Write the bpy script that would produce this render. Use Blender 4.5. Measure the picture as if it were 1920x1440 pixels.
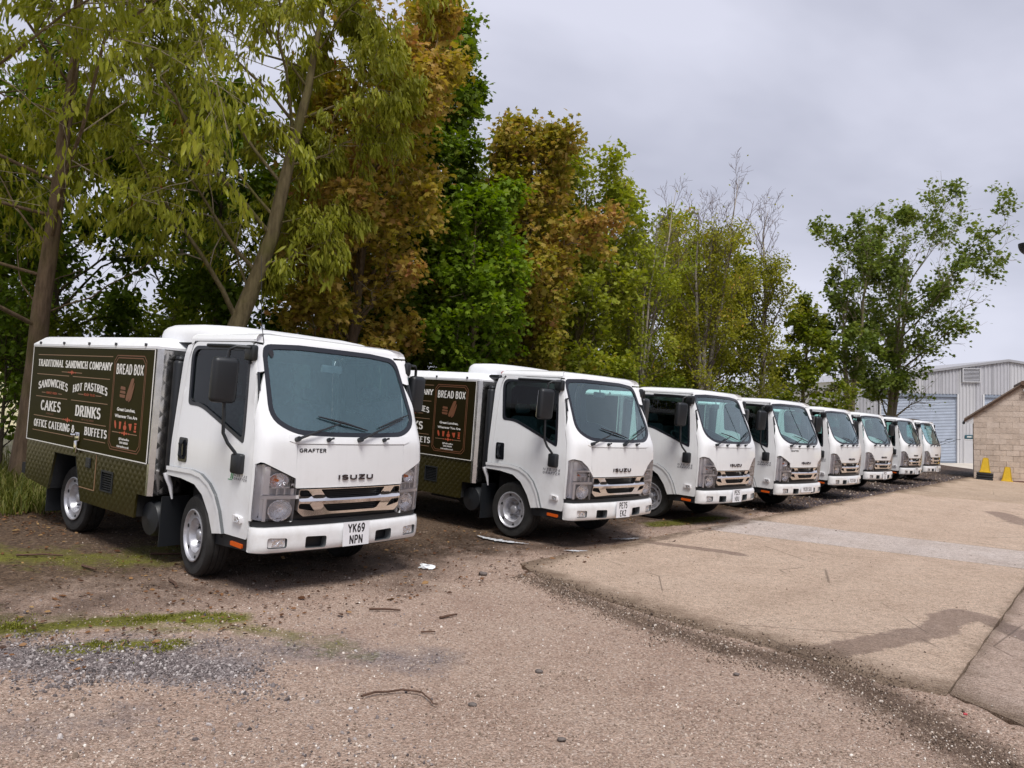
import bpy, bmesh, math, random
import numpy as np
from mathutils import Vector, Matrix
from mathutils.geometry import delaunay_2d_cdt

R = math.radians
scene = bpy.context.scene
COL = scene.collection
for o in list(bpy.data.objects):
    bpy.data.objects.remove(o)

# ---------------------------------------------------------------- camera
cam_data = bpy.data.cameras.new('camera')
cam = bpy.data.objects.new('camera', cam_data)
COL.objects.link(cam)
CR = Vector((0.99738507, -0.00176958, 0.07224887))
CU = Vector((-0.07227054, -0.0244215, 0.99708603))
CF = Vector((0.0, 0.99970018, 0.02448553))
m = Matrix((CR, CU, -CF)).transposed().to_4x4()
m.translation = Vector((0, 0, 1.68481041))
cam.matrix_world = m
cam_data.sensor_width = 36.0
cam_data.lens = 36.0 * 1483.4556 / 1920.0
cam_data.clip_start = 0.05
cam_data.clip_end = 4000
scene.camera = cam

# ---------------------------------------------------------------- sky and sun
SUN_EL, SUN_AZ = R(62), R(172)       # azimuth measured clockwise from +Y: behind the camera
world = bpy.data.worlds.new('World')
scene.world = world
world.use_nodes = True
wn, wl = world.node_tree.nodes, world.node_tree.links
wn.clear()
wout = wn.new('ShaderNodeOutputWorld')
bg = wn.new('ShaderNodeBackground')
bg.inputs['Strength'].default_value = 0.1
sky = wn.new('ShaderNodeTexSky')
sky.sky_type = 'NISHITA'
sky.sun_disc = False
sky.sun_elevation = SUN_EL
sky.sun_rotation = SUN_AZ
tc = wn.new('ShaderNodeTexCoord')
mp = wn.new('ShaderNodeMapping')
mp.inputs['Scale'].default_value = (1.0, 1.0, 2.4)
mp.inputs['Location'].default_value = (0.9, 2.2, 0.7)
nz = wn.new('ShaderNodeTexNoise')
nz.inputs['Scale'].default_value = 1.25
nz.inputs['Detail'].default_value = 5
nz.inputs['Roughness'].default_value = 0.5
nz.inputs['Distortion'].default_value = 0.4
cr = wn.new('ShaderNodeValToRGB')
cr.color_ramp.elements[0].position = 0.34
cr.color_ramp.elements[0].color = (4.35, 4.5, 5.5, 1)
cr.color_ramp.elements[1].position = 0.60
cr.color_ramp.elements[1].color = (7.0, 7.1, 8.3, 1)
mix = wn.new('ShaderNodeMixRGB')
mix.inputs['Fac'].default_value = 0.93
wl.new(tc.outputs['Generated'], mp.inputs['Vector'])
wl.new(mp.outputs['Vector'], nz.inputs['Vector'])
wl.new(nz.outputs['Fac'], cr.inputs['Fac'])
wl.new(sky.outputs['Color'], mix.inputs['Color1'])
wl.new(cr.outputs['Color'], mix.inputs['Color2'])
wl.new(mix.outputs['Color'], bg.inputs['Color'])
wl.new(bg.outputs['Background'], wout.inputs['Surface'])

sd = bpy.data.lights.new('sun', 'SUN')
sd.energy = 3.3
sd.angle = R(22)
sd.color = (1.0, 0.965, 0.92)
sun = bpy.data.objects.new('sun', sd)
COL.objects.link(sun)
sdir = Vector((math.cos(SUN_EL) * math.sin(SUN_AZ), math.cos(SUN_EL) * math.cos(SUN_AZ), math.sin(SUN_EL)))
sun.rotation_euler = sdir.to_track_quat('Z', 'Y').to_euler()

scene.view_settings.view_transform = 'Standard'
scene.view_settings.look = 'None'
scene.view_settings.exposure = 0.12
scene.view_settings.gamma = 1.0
scene.view_settings.use_curve_mapping = False
scene.render.engine = 'CYCLES'
scene.cycles.max_bounces = 8
scene.cycles.transparent_max_bounces = 24

# ---------------------------------------------------------------- materials
def mat(name, color=(.5, .5, .5), rough=.5, metal=0., coat=0., noise=0., nscale=8., bump=0., bscale=60., spec=None, emit=None):
    mt = bpy.data.materials.new(name)
    mt.use_nodes = True
    nt = mt.node_tree
    n, l = nt.nodes, nt.links
    b = n['Principled BSDF']
    b.inputs['Base Color'].default_value = (*color, 1)
    b.inputs['Roughness'].default_value = rough
    b.inputs['Metallic'].default_value = metal
    b.inputs['Coat Weight'].default_value = coat
    b.inputs['Coat Roughness'].default_value = .06
    if spec is not None:
        b.inputs['Specular IOR Level'].default_value = spec
    if noise > 0 or bump > 0:
        t = n.new('ShaderNodeTexCoord')
        if noise > 0:
            nn = n.new('ShaderNodeTexNoise')
            nn.inputs['Scale'].default_value = nscale
            nn.inputs['Detail'].default_value = 6
            nn.inputs['Roughness'].default_value = .65
            l.new(t.outputs['Object'], nn.inputs['Vector'])
            rp = n.new('ShaderNodeValToRGB')
            rp.color_ramp.elements[0].position = .3
            rp.color_ramp.elements[1].position = .7
            rp.color_ramp.elements[0].color = (*[c * (1 - noise) for c in color], 1)
            rp.color_ramp.elements[1].color = (*[min(1, c * (1 + noise)) for c in color], 1)
            l.new(nn.outputs['Fac'], rp.inputs['Fac'])
            l.new(rp.outputs['Color'], b.inputs['Base Color'])
        if bump > 0:
            nb = n.new('ShaderNodeTexNoise')
            nb.inputs['Scale'].default_value = bscale
            nb.inputs['Detail'].default_value = 4
            l.new(t.outputs['Object'], nb.inputs['Vector'])
            bp = n.new('ShaderNodeBump')
            bp.inputs['Strength'].default_value = bump
            bp.inputs['Distance'].default_value = .02
            l.new(nb.outputs['Fac'], bp.inputs['Height'])
            l.new(bp.outputs['Normal'], b.inputs['Normal'])
    return mt

def paint_mat(name, color, inner=(.11, .12, .125)):
    """white enamel outside with a little road film low down, grey trim on the inner side of the sheet"""
    mt = mat(name, color, .28, 0, .5)
    n, l = mt.node_tree.nodes, mt.node_tree.links
    b = n['Principled BSDF']
    geo = n.new('ShaderNodeNewGeometry')
    tcn = n.new('ShaderNodeTexCoord')
    nn = n.new('ShaderNodeTexNoise'); nn.inputs['Scale'].default_value = 5; nn.inputs['Detail'].default_value = 8; nn.inputs['Roughness'].default_value = .7
    l.new(tcn.outputs['Object'], nn.inputs['Vector'])
    sp = n.new('ShaderNodeSeparateXYZ'); l.new(tcn.outputs['Object'], sp.inputs[0])
    mr = n.new('ShaderNodeMapRange'); mr.inputs[1].default_value = .25; mr.inputs[2].default_value = 1.1; mr.inputs[3].default_value = .36; mr.inputs[4].default_value = .03
    l.new(sp.outputs['Z'], mr.inputs[0])
    mu = n.new('ShaderNodeMath'); mu.operation = 'MULTIPLY'
    rr = n.new('ShaderNodeMapRange'); rr.inputs[1].default_value = .45; rr.inputs[2].default_value = .75
    l.new(nn.outputs['Fac'], rr.inputs[0])
    l.new(mr.outputs[0], mu.inputs[0]); l.new(rr.outputs[0], mu.inputs[1])
    m1 = n.new('ShaderNodeMixRGB'); m1.inputs['Color1'].default_value = (*color, 1); m1.inputs['Color2'].default_value = (.32, .26, .19, 1)
    l.new(mu.outputs[0], m1.inputs['Fac'])
    mps = n.new('ShaderNodeMapping'); mps.inputs['Scale'].default_value = (26, 26, 1.6); l.new(tcn.outputs['Object'], mps.inputs['Vector'])
    ns = n.new('ShaderNodeTexNoise'); ns.inputs['Scale'].default_value = 1; ns.inputs['Detail'].default_value = 5; l.new(mps.outputs['Vector'], ns.inputs['Vector'])
    rs = n.new('ShaderNodeMapRange'); rs.inputs[1].default_value = .5; rs.inputs[2].default_value = .78; rs.inputs[3].default_value = 0; rs.inputs[4].default_value = .07; l.new(ns.outputs['Fac'], rs.inputs[0])
    m1b = n.new('ShaderNodeMixRGB'); m1b.inputs['Color2'].default_value = (.45, .43, .40, 1); l.new(rs.outputs[0], m1b.inputs['Fac']); l.new(m1.outputs['Color'], m1b.inputs['Color1']); m1 = m1b
    m2 = n.new('ShaderNodeMixRGB'); m2.inputs['Color2'].default_value = (*inner, 1)
    l.new(m1.outputs['Color'], m2.inputs['Color1']); l.new(geo.outputs['Backfacing'], m2.inputs['Fac'])
    l.new(m2.outputs['Color'], b.inputs['Base Color'])
    return mt

def glass_mat(name, tint, refl=.9, rough=.0, ior=1.5, film=0.0):
    mt = bpy.data.materials.new(name)
    mt.use_nodes = True
    nt = mt.node_tree
    n, l = nt.nodes, nt.links
    n.clear()
    out = n.new('ShaderNodeOutputMaterial')
    tr = n.new('ShaderNodeBsdfTransparent'); tr.inputs['Color'].default_value = (*tint, 1)
    gl = n.new('ShaderNodeBsdfGlossy'); gl.inputs['Roughness'].default_value = rough; gl.inputs['Color'].default_value = (*(refl if isinstance(refl, tuple) else (refl,) * 3), 1)
    lw = n.new('ShaderNodeFresnel'); lw.inputs['IOR'].default_value = ior
    mx = n.new('ShaderNodeMixShader')
    l.new(lw.outputs[0], mx.inputs[0]); l.new(tr.outputs[0], mx.inputs[1]); l.new(gl.outputs[0], mx.inputs[2])
    last = mx
    if film > 0:      # faint streaks; their pale blue stands in for mirrored sky and haze
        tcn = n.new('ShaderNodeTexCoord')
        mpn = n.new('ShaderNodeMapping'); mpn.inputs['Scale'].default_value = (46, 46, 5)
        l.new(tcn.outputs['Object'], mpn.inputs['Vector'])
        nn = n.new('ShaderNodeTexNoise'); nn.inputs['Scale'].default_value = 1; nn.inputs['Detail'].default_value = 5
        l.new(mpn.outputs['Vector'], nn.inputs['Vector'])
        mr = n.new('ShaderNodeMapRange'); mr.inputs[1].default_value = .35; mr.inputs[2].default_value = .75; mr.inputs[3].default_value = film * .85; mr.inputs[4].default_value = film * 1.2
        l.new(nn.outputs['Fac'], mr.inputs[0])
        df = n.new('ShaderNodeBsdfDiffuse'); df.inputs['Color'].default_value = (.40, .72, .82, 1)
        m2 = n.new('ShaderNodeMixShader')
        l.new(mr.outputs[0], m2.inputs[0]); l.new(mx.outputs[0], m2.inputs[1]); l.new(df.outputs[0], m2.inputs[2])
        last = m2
    l.new(last.outputs[0], out.inputs['Surface'])
    return mt

def quilt_mat(name, color, rough, metal, k=34., strength=.7, noise=.2):
    """sheet pressed with a diamond quilting"""
    mt = mat(name, color, rough, metal, noise=noise, nscale=3)
    n, l = mt.node_tree.nodes, mt.node_tree.links
    b = n['Principled BSDF']
    tcn = n.new('ShaderNodeTexCoord')
    sp = n.new('ShaderNodeSeparateXYZ'); l.new(tcn.outputs['Object'], sp.inputs[0])
    xy = n.new('ShaderNodeMath'); xy.operation = 'ADD'; l.new(sp.outputs['X'], xy.inputs[0]); l.new(sp.outputs['Y'], xy.inputs[1])
    prod = None
    for op in ('ADD', 'SUBTRACT'):
        a = n.new('ShaderNodeMath'); a.operation = op
        l.new(xy.outputs[0], a.inputs[0]); l.new(sp.outputs['Z'], a.inputs[1])
        c = n.new('ShaderNodeMath'); c.operation = 'MULTIPLY'; c.inputs[1].default_value = k
        l.new(a.outputs[0], c.inputs[0])
        s = n.new('ShaderNodeMath'); s.operation = 'SINE'; l.new(c.outputs[0], s.inputs[0])
        ab = n.new('ShaderNodeMath'); ab.operation = 'ABSOLUTE'; l.new(s.outputs[0], ab.inputs[0])
        if prod is None:
            prod = ab
        else:
            p = n.new('ShaderNodeMath'); p.operation = 'MULTIPLY'
            l.new(prod.outputs[0], p.inputs[0]); l.new(ab.outputs[0], p.inputs[1])
            prod = p
    bp = n.new('ShaderNodeBump'); bp.inputs['Strength'].default_value = strength; bp.inputs['Distance'].default_value = .012
    l.new(prod.outputs[0], bp.inputs['Height']); l.new(bp.outputs['Normal'], b.inputs['Normal'])
    return mt

M = {}
M['white'] = paint_mat('white_paint', (.80, .81, .82))
M['white_roof'] = mat('white_grp', (.80, .81, .83), .35, noise=.04, nscale=6)
M['black'] = mat('black_plastic', (.012, .014, .017), .45, bump=.08, bscale=300)
M['gloss_black'] = mat('gloss_black', (.008, .009, .012), .12)
M['seal'] = mat('rubber_seal', (.012, .014, .02), .35)
M['rubber'] = mat('tyre_rubber', (.018, .017, .016), .8, noise=.5, nscale=9, bump=.3, bscale=120)
M['steel'] = mat('silver_wheel_paint', (.50, .50, .53), .36, .55, noise=.25, nscale=14)
M['nut'] = mat('wheel_nut_steel', (.42, .42, .43), .3, .9)
M['chrome'] = mat('chrome', (.78, .76, .75), .07, 1.)
M['lampgrey'] = mat('lamp_housing', (.80, .79, .80), .25, .15)
M['reflector'] = mat('lamp_reflector', (.95, .95, .97), .13, .85, bump=.9, bscale=38)
M['lens'] = glass_mat('lamp_lens', (.99, .99, 1.), 1., .02, 1.38)
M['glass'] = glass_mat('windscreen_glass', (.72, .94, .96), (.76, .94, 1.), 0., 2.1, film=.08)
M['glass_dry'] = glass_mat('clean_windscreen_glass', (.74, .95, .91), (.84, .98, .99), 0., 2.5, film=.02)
M['sideglass'] = glass_mat('door_glass', (.55, .80, .76), .9, 0., 1.38)
M['amber'] = mat('amber_lens', (.75, .17, .02), .2)
M['orange'] = mat('orange_marker', (.62, .10, .01), .3)
M['black_under'] = mat('underbody', (.010, .010, .010), .85, noise=.3)
M['trim'] = mat('cab_trim', (.12, .13, .135), .7)
M['dash'] = mat('dash_grey', (.20, .23, .235), .6, noise=.15)
M['seat'] = mat('seat_cloth', (.09, .10, .12), .9, noise=.3, nscale=30)
M['decal'] = mat('decal_black', (.012, .011, .013), .4)
M['decal_grey'] = mat('decal_grey', (.12, .12, .14), .4)
M['green'] = mat('decal_green', (.03, .30, .08), .4)
M['plate'] = mat('plate_white', (.80, .81, .84), .25)
M['badge'] = mat('badge_dark_chrome', (.10, .085, .095), .18, .9)
M['panel'] = mat('olive_vinyl', (.022, .0185, .0018), .5, noise=.12, nscale=2.5, spec=.06)
M['panel_b'] = mat('umber_vinyl', (.017, .013, .004), .5, noise=.12, nscale=2.5, spec=.06)
M['quilt'] = quilt_mat('olive_quilted_sheet', (.037, .030, .005), .3, .35, strength=.16)
M['inox'] = quilt_mat('quilted_stainless', (.62, .60, .58), .22, 1., 22., .28, .1)
M['inox_plain'] = mat('stainless', (.6, .6, .62), .25, 1., noise=.15, nscale=10)
M['ink_white'] = mat('ink_white', (.78, .76, .72), .5)
M['ink_red'] = mat('ink_red', (.45, .08, .03), .5)
M['ink_tan'] = mat('ink_tan', (.28, .165, .095), .5)
M['ink_brown'] = mat('ink_brown', (.17, .066, .028), .5)
M['red_badge'] = mat('red_badge', (.45, .06, .07), .4)
M['clip'] = mat('dark_clip', (.03, .03, .035), .5)

# ---------------------------------------------------------------- mesh helpers
def obj(name, me, parent=None, material=None, kind=None, label=None, cat=None, group=None, loc=None, rot=None):
    o = bpy.data.objects.new(name, me)
    COL.objects.link(o)
    if parent is not None:
        o.parent = parent
    if material is not None and me is not None and len(me.materials) == 0:
        me.materials.append(material)
    if kind: o['kind'] = kind
    if label: o['label'] = label
    if cat: o['category'] = cat
    if group: o['group'] = group
    if loc is not None: o.location = loc
    if rot is not None: o.rotation_euler = rot
    return o

class MB:
    def __init__(self):
        self.v = []
        self.f = []
    def add(self, vs, fs):
        b = len(self.v)
        self.v += [tuple(p) for p in vs]
        self.f += [tuple(i + b for i in q) for q in fs]
        return self
    def box(self, lo, hi, bevel=0.0, seg=2, mtx=None):
        x0, y0, z0 = lo; x1, y1, z1 = hi
        vs = [(x0, y0, z0), (x1, y0, z0), (x1, y1, z0), (x0, y1, z0), (x0, y0, z1), (x1, y0, z1), (x1, y1, z1), (x0, y1, z1)]
        fs = [(0, 3, 2, 1), (4, 5, 6, 7), (0, 1, 5, 4), (1, 2, 6, 5), (2, 3, 7, 6), (3, 0, 4, 7)]
        if bevel > 0:
            bm = bmesh.new()
            bv = [bm.verts.new(p) for p in vs]
            for q in fs: bm.faces.new([bv[i] for i in q])
            bmesh.ops.bevel(bm, geom=list(bm.edges), offset=bevel, segments=seg, affect='EDGES', profile=.5)
            bm.verts.index_update()
            vs = [tuple(v.co) for v in bm.verts]
            fs = [tuple(v.index for v in f.verts) for f in bm.faces]
            bm.free()
        if mtx is not None:
            vs = [tuple(mtx @ Vector(p)) for p in vs]
        return self.add(vs, fs)
    def tube(self, pts, r, n=8, cap=True):
        pts = [Vector(p) for p in pts]
        rs = r if isinstance(r, (list, tuple)) else [r] * len(pts)
        vs, fs = [], []
        up = Vector((0, 0, 1))
        t0 = (pts[1] - pts[0]).normalized()
        if abs(t0.z) > .9: up = Vector((1, 0, 0))
        for i, p in enumerate(pts):
            t = (pts[min(i + 1, len(pts) - 1)] - pts[max(i - 1, 0)]).normalized()
            a = t.cross(up).normalized(); b = a.cross(t)
            for k in range(n):
                w = 2 * math.pi * k / n
                vs.append(p + (a * math.cos(w) + b * math.sin(w)) * rs[i])
        for i in range(len(pts) - 1):
            for k in range(n):
                k2 = (k + 1) % n
                fs.append((i * n + k, i * n + k2, (i + 1) * n + k2, (i + 1) * n + k))
        if cap:
            fs.append(tuple(range(n)))
            fs.append(tuple((len(pts) - 1) * n + k for k in range(n)))
        return self.add(vs, fs)
    def lathe_x(self, prof, n=32, c=(0, 0, 0), sx=1):
        """profile of (radius, x) turned about the X axis"""
        vs, fs = [], []
        for r, x in prof:
            for k in range(n):
                w = 2 * math.pi * k / n
                vs.append((c[0] + sx * x, c[1] + r * math.cos(w), c[2] + r * math.sin(w)))
        for i in range(len(prof) - 1):
            for k in range(n):
                k2 = (k + 1) % n
                fs.append((i * n + k, i * n + k2, (i + 1) * n + k2, (i + 1) * n + k))
        return self.add(vs, fs)
    def prism(self, poly, a, b, fmap):
        """polygon (p,q) extruded from a to b; fmap(p,q,d) gives the point"""
        n = len(poly)
        vs = [fmap(p, q, a) for p, q in poly] + [fmap(p, q, b) for p, q in poly]
        fs = [tuple(range(n)), tuple(range(2 * n - 1, n - 1, -1))]
        for i in range(n):
            j = (i + 1) % n
            fs.append((i, i + n, j + n, j))
        return self.add(vs, fs)
    def mesh(self, name, smooth=None):
        me = bpy.data.meshes.new(name)
        me.from_pydata(self.v, [], self.f)
        bm = bmesh.new(); bm.from_mesh(me)
        bmesh.ops.recalc_face_normals(bm, faces=bm.faces)
        bm.to_mesh(me); bm.free()
        if smooth is not None:
            for p in me.polygons: p.use_smooth = True
            me.set_sharp_from_angle(angle=R(smooth))
        return me

def rnd(poly, r, n=5):
    """round the corners of a polygon; r is one radius or one per corner"""
    out = []
    N = len(poly)
    rr = r if isinstance(r, (list, tuple)) else [r] * N
    for i in range(N):
        p0, p, p1 = [np.array(poly[k % N], float) for k in (i - 1, i, i + 1)]
        if rr[i] <= 0:
            out.append(tuple(p)); continue
        d0, d1 = p0 - p, p1 - p
        l0, l1 = np.linalg.norm(d0), np.linalg.norm(d1)
        q = min(rr[i], .48 * l0, .48 * l1)
        a, b = p + d0 / l0 * q, p + d1 / l1 * q
        for k in range(n + 1):
            t = k / n
            out.append(tuple((1 - t) ** 2 * a + 2 * t * (1 - t) * p + t * t * b))
    return out

def inside(px, py, poly):
    poly = np.asarray(poly)
    x0, y0 = poly[:, 0], poly[:, 1]
    x1, y1 = np.roll(x0, -1), np.roll(y0, -1)
    px, py = np.asarray(px)[:, None], np.asarray(py)[:, None]
    c = (y0 > py) != (y1 > py)
    with np.errstate(divide='ignore', invalid='ignore'):
        xi = (x1 - x0) * (py - y0) / (y1 - y0) + x0
    return (np.sum(c & (px < xi), axis=1) % 2) == 1

def dens(poly, res):
    out = []
    N = len(poly)
    for i in range(N):
        a, b = np.array(poly[i], float), np.array(poly[(i + 1) % N], float)
        k = max(1, int(math.ceil(np.linalg.norm(b - a) / res)))
        for j in range(k):
            out.append(tuple(a + (b - a) * j / k))
    return out

def tri_patch(outer, holes=(), res=.08):
    """triangulate a polygon with holes with inner grid points: verts (n,2), tris, loops (indices)"""
    loops = [dens(outer, res)] + [dens(h, res) for h in holes]
    pts, edges, lidx = [], [], []
    for lp in loops:
        b = len(pts)
        pts += lp
        k = len(lp)
        edges += [(b + i, b + (i + 1) % k) for i in range(k)]
        lidx.append(list(range(b, b + k)))
    A = np.array(pts)
    gx = np.arange(A[:, 0].min() + res / 2, A[:, 0].max(), res)
    gy = np.arange(A[:, 1].min() + res / 2, A[:, 1].max(), res)
    if len(gx) and len(gy):
        G = np.array([(x + (.5 * res if j % 2 else 0), y) for j, y in enumerate(gy) for x in gx])
        ok = inside(G[:, 0], G[:, 1], loops[0])
        for h in loops[1:]:
            ok &= ~inside(G[:, 0], G[:, 1], h)
        G = G[ok]
        if len(G):
            d = np.full(len(G), 9.)
            for s in range(0, len(A), 400):
                d = np.minimum(d, np.min(np.hypot(G[:, None, 0] - A[None, s:s + 400, 0], G[:, None, 1] - A[None, s:s + 400, 1]), axis=1))
            G = G[d > res * .45]
            pts += [tuple(g) for g in G]
    r = delaunay_2d_cdt([Vector(p) for p in pts], edges, [], 0, 1e-7)
    V = np.array([tuple(v) for v in r[0]])
    F = [tuple(f) for f in r[2]]
    C = np.array([V[list(f)].mean(axis=0) for f in F])
    ok = inside(C[:, 0], C[:, 1], loops[0])
    for h in loops[1:]:
        ok &= ~inside(C[:, 0], C[:, 1], h)
    F = [f for f, k in zip(F, ok) if k]
    mp_ = {}
    for i, src in enumerate(r[3]):
        for s in src: mp_[s] = i
    loops_i = [[mp_[i] for i in li] for li in lidx]
    return V, F, loops_i

def sheet(name, V2, F, loops, fmap, thick=0., back=None, smooth=40):
    """lift a triangulated patch into space; fmap(V2, depth)->(n,3); edges folded back by thick"""
    P = fmap(V2, 0.)
    vs = [tuple(p) for p in P]
    fs = list(F)
    if thick:
        Q = fmap(V2, thick)
        for lp in loops:
            b = len(vs)
            vs += [tuple(P[i]) for i in lp] + [tuple(Q[i]) for i in lp]
            k = len(lp)
            for i in range(k):
                j = (i + 1) % k
                fs.append((b + i, b + k + i, b + k + j, b + j))
    me = bpy.data.meshes.new(name)
    me.from_pydata(vs, [], fs)
    if smooth:
        for p in me.polygons: p.use_smooth = True
        me.set_sharp_from_angle(angle=R(smooth))
    return me

def grid_lookup(name):
    return bpy.data.meshes.get(name)

CACHE = {}
def cached(key, fn):
    if key not in CACHE: CACHE[key] = fn()
    return CACHE[key]

# ---------------------------------------------------------------- lettering: pen strokes with slab serifs, joined into one outline
def arc(cx, cy, rx, ry, a0, a1, n=10):
    return [(cx + rx * math.cos(R(a0 + (a1 - a0) * k / n)), cy + ry * math.sin(R(a0 + (a1 - a0) * k / n))) for k in range(n + 1)]
GLY = {   # width, strokes, serif points
 'A': (.80, [[(0, 0), (.40, 1), (.80, 0)], [(.16, .34), (.64, .34)]], [(0, 0), (.8, 0)]),
 'B': (.68, [[(.08, 0), (.08, 1)], [(.08, 1), (.32, 1)] + arc(.32, .78, .22, .22, 90, -90)[1:] + [(.08, .56)], [(.30, .52)] + arc(.32, .26, .30, .26, 90, -90)[1:] + [(.08, 0)]], [(.08, 0), (.08, 1)]),
 'C': (.66, [arc(.35, .5, .32, .5, 48, 312, 16)], []),
 'D': (.70, [[(.08, 0), (.08, 1), (.30, 1)] + arc(.30, .5, .35, .5, 90, -90, 14)[1:] + [(.08, 0)]], [(.08, 0), (.08, 1)]),
 'E': (.60, [[(.58, 1), (.08, 1), (.08, 0), (.58, 0)], [(.08, .52), (.46, .52)]], [(.08, 0), (.08, 1)]),
 'F': (.58, [[(.57, 1), (.08, 1), (.08, 0)], [(.08, .52), (.45, .52)]], [(.08, 0)]),
 'G': (.72, [arc(.36, .5, .33, .5, 48, 330, 16) + [(.66, .42)], [(.42, .45), (.70, .45)]], []),
 'H': (.78, [[(.08, 0), (.08, 1)], [(.68, 0), (.68, 1)], [(.08, .5), (.68, .5)]], [(.08, 0), (.08, 1), (.68, 0), (.68, 1)]),
 'I': (.20, [[(.10, 0), (.10, 1)]], [(.1, 0), (.1, 1)]),
 'J': (.50, [[(.42, 1), (.42, .25)] + arc(.22, .25, .2, .25, 0, -170, 8)[1:]], [(.42, 1)]),
 'K': (.74, [[(.08, 0), (.08, 1)], [(.66, 1), (.10, .42)], [(.26, .58), (.68, 0)]], [(.08, 0), (.08, 1), (.68, 0), (.64, 1)]),
 'L': (.58, [[(.08, 1), (.08, 0), (.57, 0)]], [(.08, 1)]),
 'M': (.92, [[(.08, 0), (.10, 1), (.46, .2), (.82, 1), (.84, 0)]], [(.08, 0), (.84, 0)]),
 'N': (.80, [[(.08, 0), (.08, 1), (.70, 0), (.70, 1)]], [(.08, 0), (.70, 1)]),
 'O': (.72, [arc(.36, .5, .32, .5, 0, 360, 20)], []),
 'P': (.64, [[(.08, 0), (.08, 1), (.34, 1)] + arc(.34, .74, .26, .26, 90, -90)[1:] + [(.08, .48)]], [(.08, 0)]),
 'R': (.72, [[(.08, 0), (.08, 1), (.34, 1)] + arc(.34, .75, .25, .25, 90, -90)[1:] + [(.08, .5)], [(.34, .5), (.64, 0)]], [(.08, 0), (.66, 0)]),
 'S': (.62, [arc(.31, .755, .25, .245, 30, 270, 10)[:-1] + arc(.31, .25, .27, .26, 90, -150, 11)], []),
 'T': (.68, [[(.02, 1), (.66, 1)], [(.34, 1), (.34, 0)]], [(.34, 0)]),
 'U': (.74, [[(.08, 1), (.08, .32)] + arc(.37, .32, .29, .32, 180, 360, 10)[1:] + [(.66, 1)]], [(.08, 1), (.66, 1)]),
 'V': (.76, [[(0, 1), (.38, 0), (.76, 1)]], [(0, 1), (.76, 1)]),
 'W': (1.04, [[(0, 1), (.26, 0), (.52, .9), (.78, 0), (1.04, 1)]], [(0, 1), (1.04, 1)]),
 'X': (.74, [[(.03, 0), (.71, 1)], [(.03, 1), (.71, 0)]], [(.03, 0), (.71, 1), (.03, 1), (.71, 0)]),
 'Y': (.74, [[(0, 1), (.37, .45), (.74, 1)], [(.37, .45), (.37, 0)]], [(0, 1), (.74, 1), (.37, 0)]),
 'Z': (.66, [[(.06, 1), (.62, 1), (.04, 0), (.62, 0)]], []),
 '&': (.78, [[(.74, .5), (.5, .06)] + arc(.32, .25, .27, .25, -60, -270, 9) + arc(.34, .77, .17, .22, 220, -60, 10) + [(.16, .0 + .42)]], []),
 '.': (.20, [[(.1, 0), (.1, .06)]], []),
 '0': (.62, [arc(.31, .5, .26, .5, 0, 360, 18)], []),
 '1': (.40, [[(.06, .82), (.22, 1), (.22, 0)]], []),
 '2': (.62, [arc(.31, .72, .26, .28, 165, -30, 10) + [(.05, 0), (.59, 0)]], []),
 '3': (.62, [arc(.29, .76, .25, .24, 150, -90, 10) + arc(.29, .26, .28, .26, 90, -150, 10)[1:]], []),
 '5': (.62, [[(.55, 1), (.12, 1), (.09, .56)] + arc(.29, .31, .27, .31, 130, -140, 12)], []),
 '6': (.62, [arc(.31, .31, .26, .31, 0, 360, 16), [(.06, .36), (.10, .66), (.26, .92), (.48, 1)]], []),
 '7': (.60, [[(.03, 1), (.57, 1), (.22, 0)]], []),
 '9': (.62, [arc(.31, .69, .26, .31, 0, 360, 16), [(.56, .64), (.52, .34), (.36, .08), (.14, 0)]], []),
}
def text_shape(s, H, W=None, tv=.16, th=.10, gap=.14, serif=True, serw=.30, slant=0., space=.42):
    """outline of the words fitted to height H and width W: 2D verts, tris"""
    quads = []
    x = 0.
    pos = []
    for ch in s:
        if ch == ' ':
            x += space; continue
        pos.append((ch, x)); x += GLY[ch][0] + gap
    total = x - gap
    sx = (W / total) if W else H
    def seg(a, b):
        dx, dy = b[0] - a[0], b[1] - a[1]
        L = math.hypot(dx, dy)
        if L < 1e-6: return
        t = (th + (tv - th) * abs(dy) / L) * .5 * H
        nx, ny = -dy / L * t, dx / L * t
        ex, ey = dx / L * t * .35, dy / L * t * .35
        quads.append([(a[0] + nx - ex, a[1] + ny - ey), (a[0] - nx - ex, a[1] - ny - ey), (b[0] - nx + ex, b[1] - ny + ey), (b[0] + nx + ex, b[1] + ny + ey)])
    inset = th * .5
    for ch, x0 in pos:
        w, strokes, ser = GLY[ch]
        tr = lambda p: ((p[0] + x0) * sx + slant * H * p[1], (inset + p[1] * (1 - 2 * inset)) * H)
        for st in strokes:
            q = [tr(p) for p in st]
            for a, b in zip(q, q[1:]): seg(a, b)
        if serif:
            for p in ser:
                c = tr(p)
                hw = serw * .5 * min(sx, H)
                quads.append([(c[0] - hw, c[1] - inset * H), (c[0] + hw, c[1] - inset * H), (c[0] + hw, c[1] + inset * H), (c[0] - hw, c[1] + inset * H)])
    pts, faces = [], []
    for q in quads:
        b = len(pts)
        area = sum(q[i][0] * q[(i + 1) % 4][1] - q[(i + 1) % 4][0] * q[i][1] for i in range(4))
        if area < 0: q = q[::-1]
        pts += [Vector(p) for p in q]
        faces.append([b, b + 1, b + 2, b + 3])
    r = delaunay_2d_cdt(pts, [], faces, 0, 1e-6)
    F = [tuple(f) for f, src in zip(r[2], r[5]) if len(src)]
    used = sorted({i for f in F for i in f}); ren = {i: k for k, i in enumerate(used)}
    return np.array([tuple(r[0][i]) for i in used]), [tuple(ren[i] for i in f) for f in F]

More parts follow.
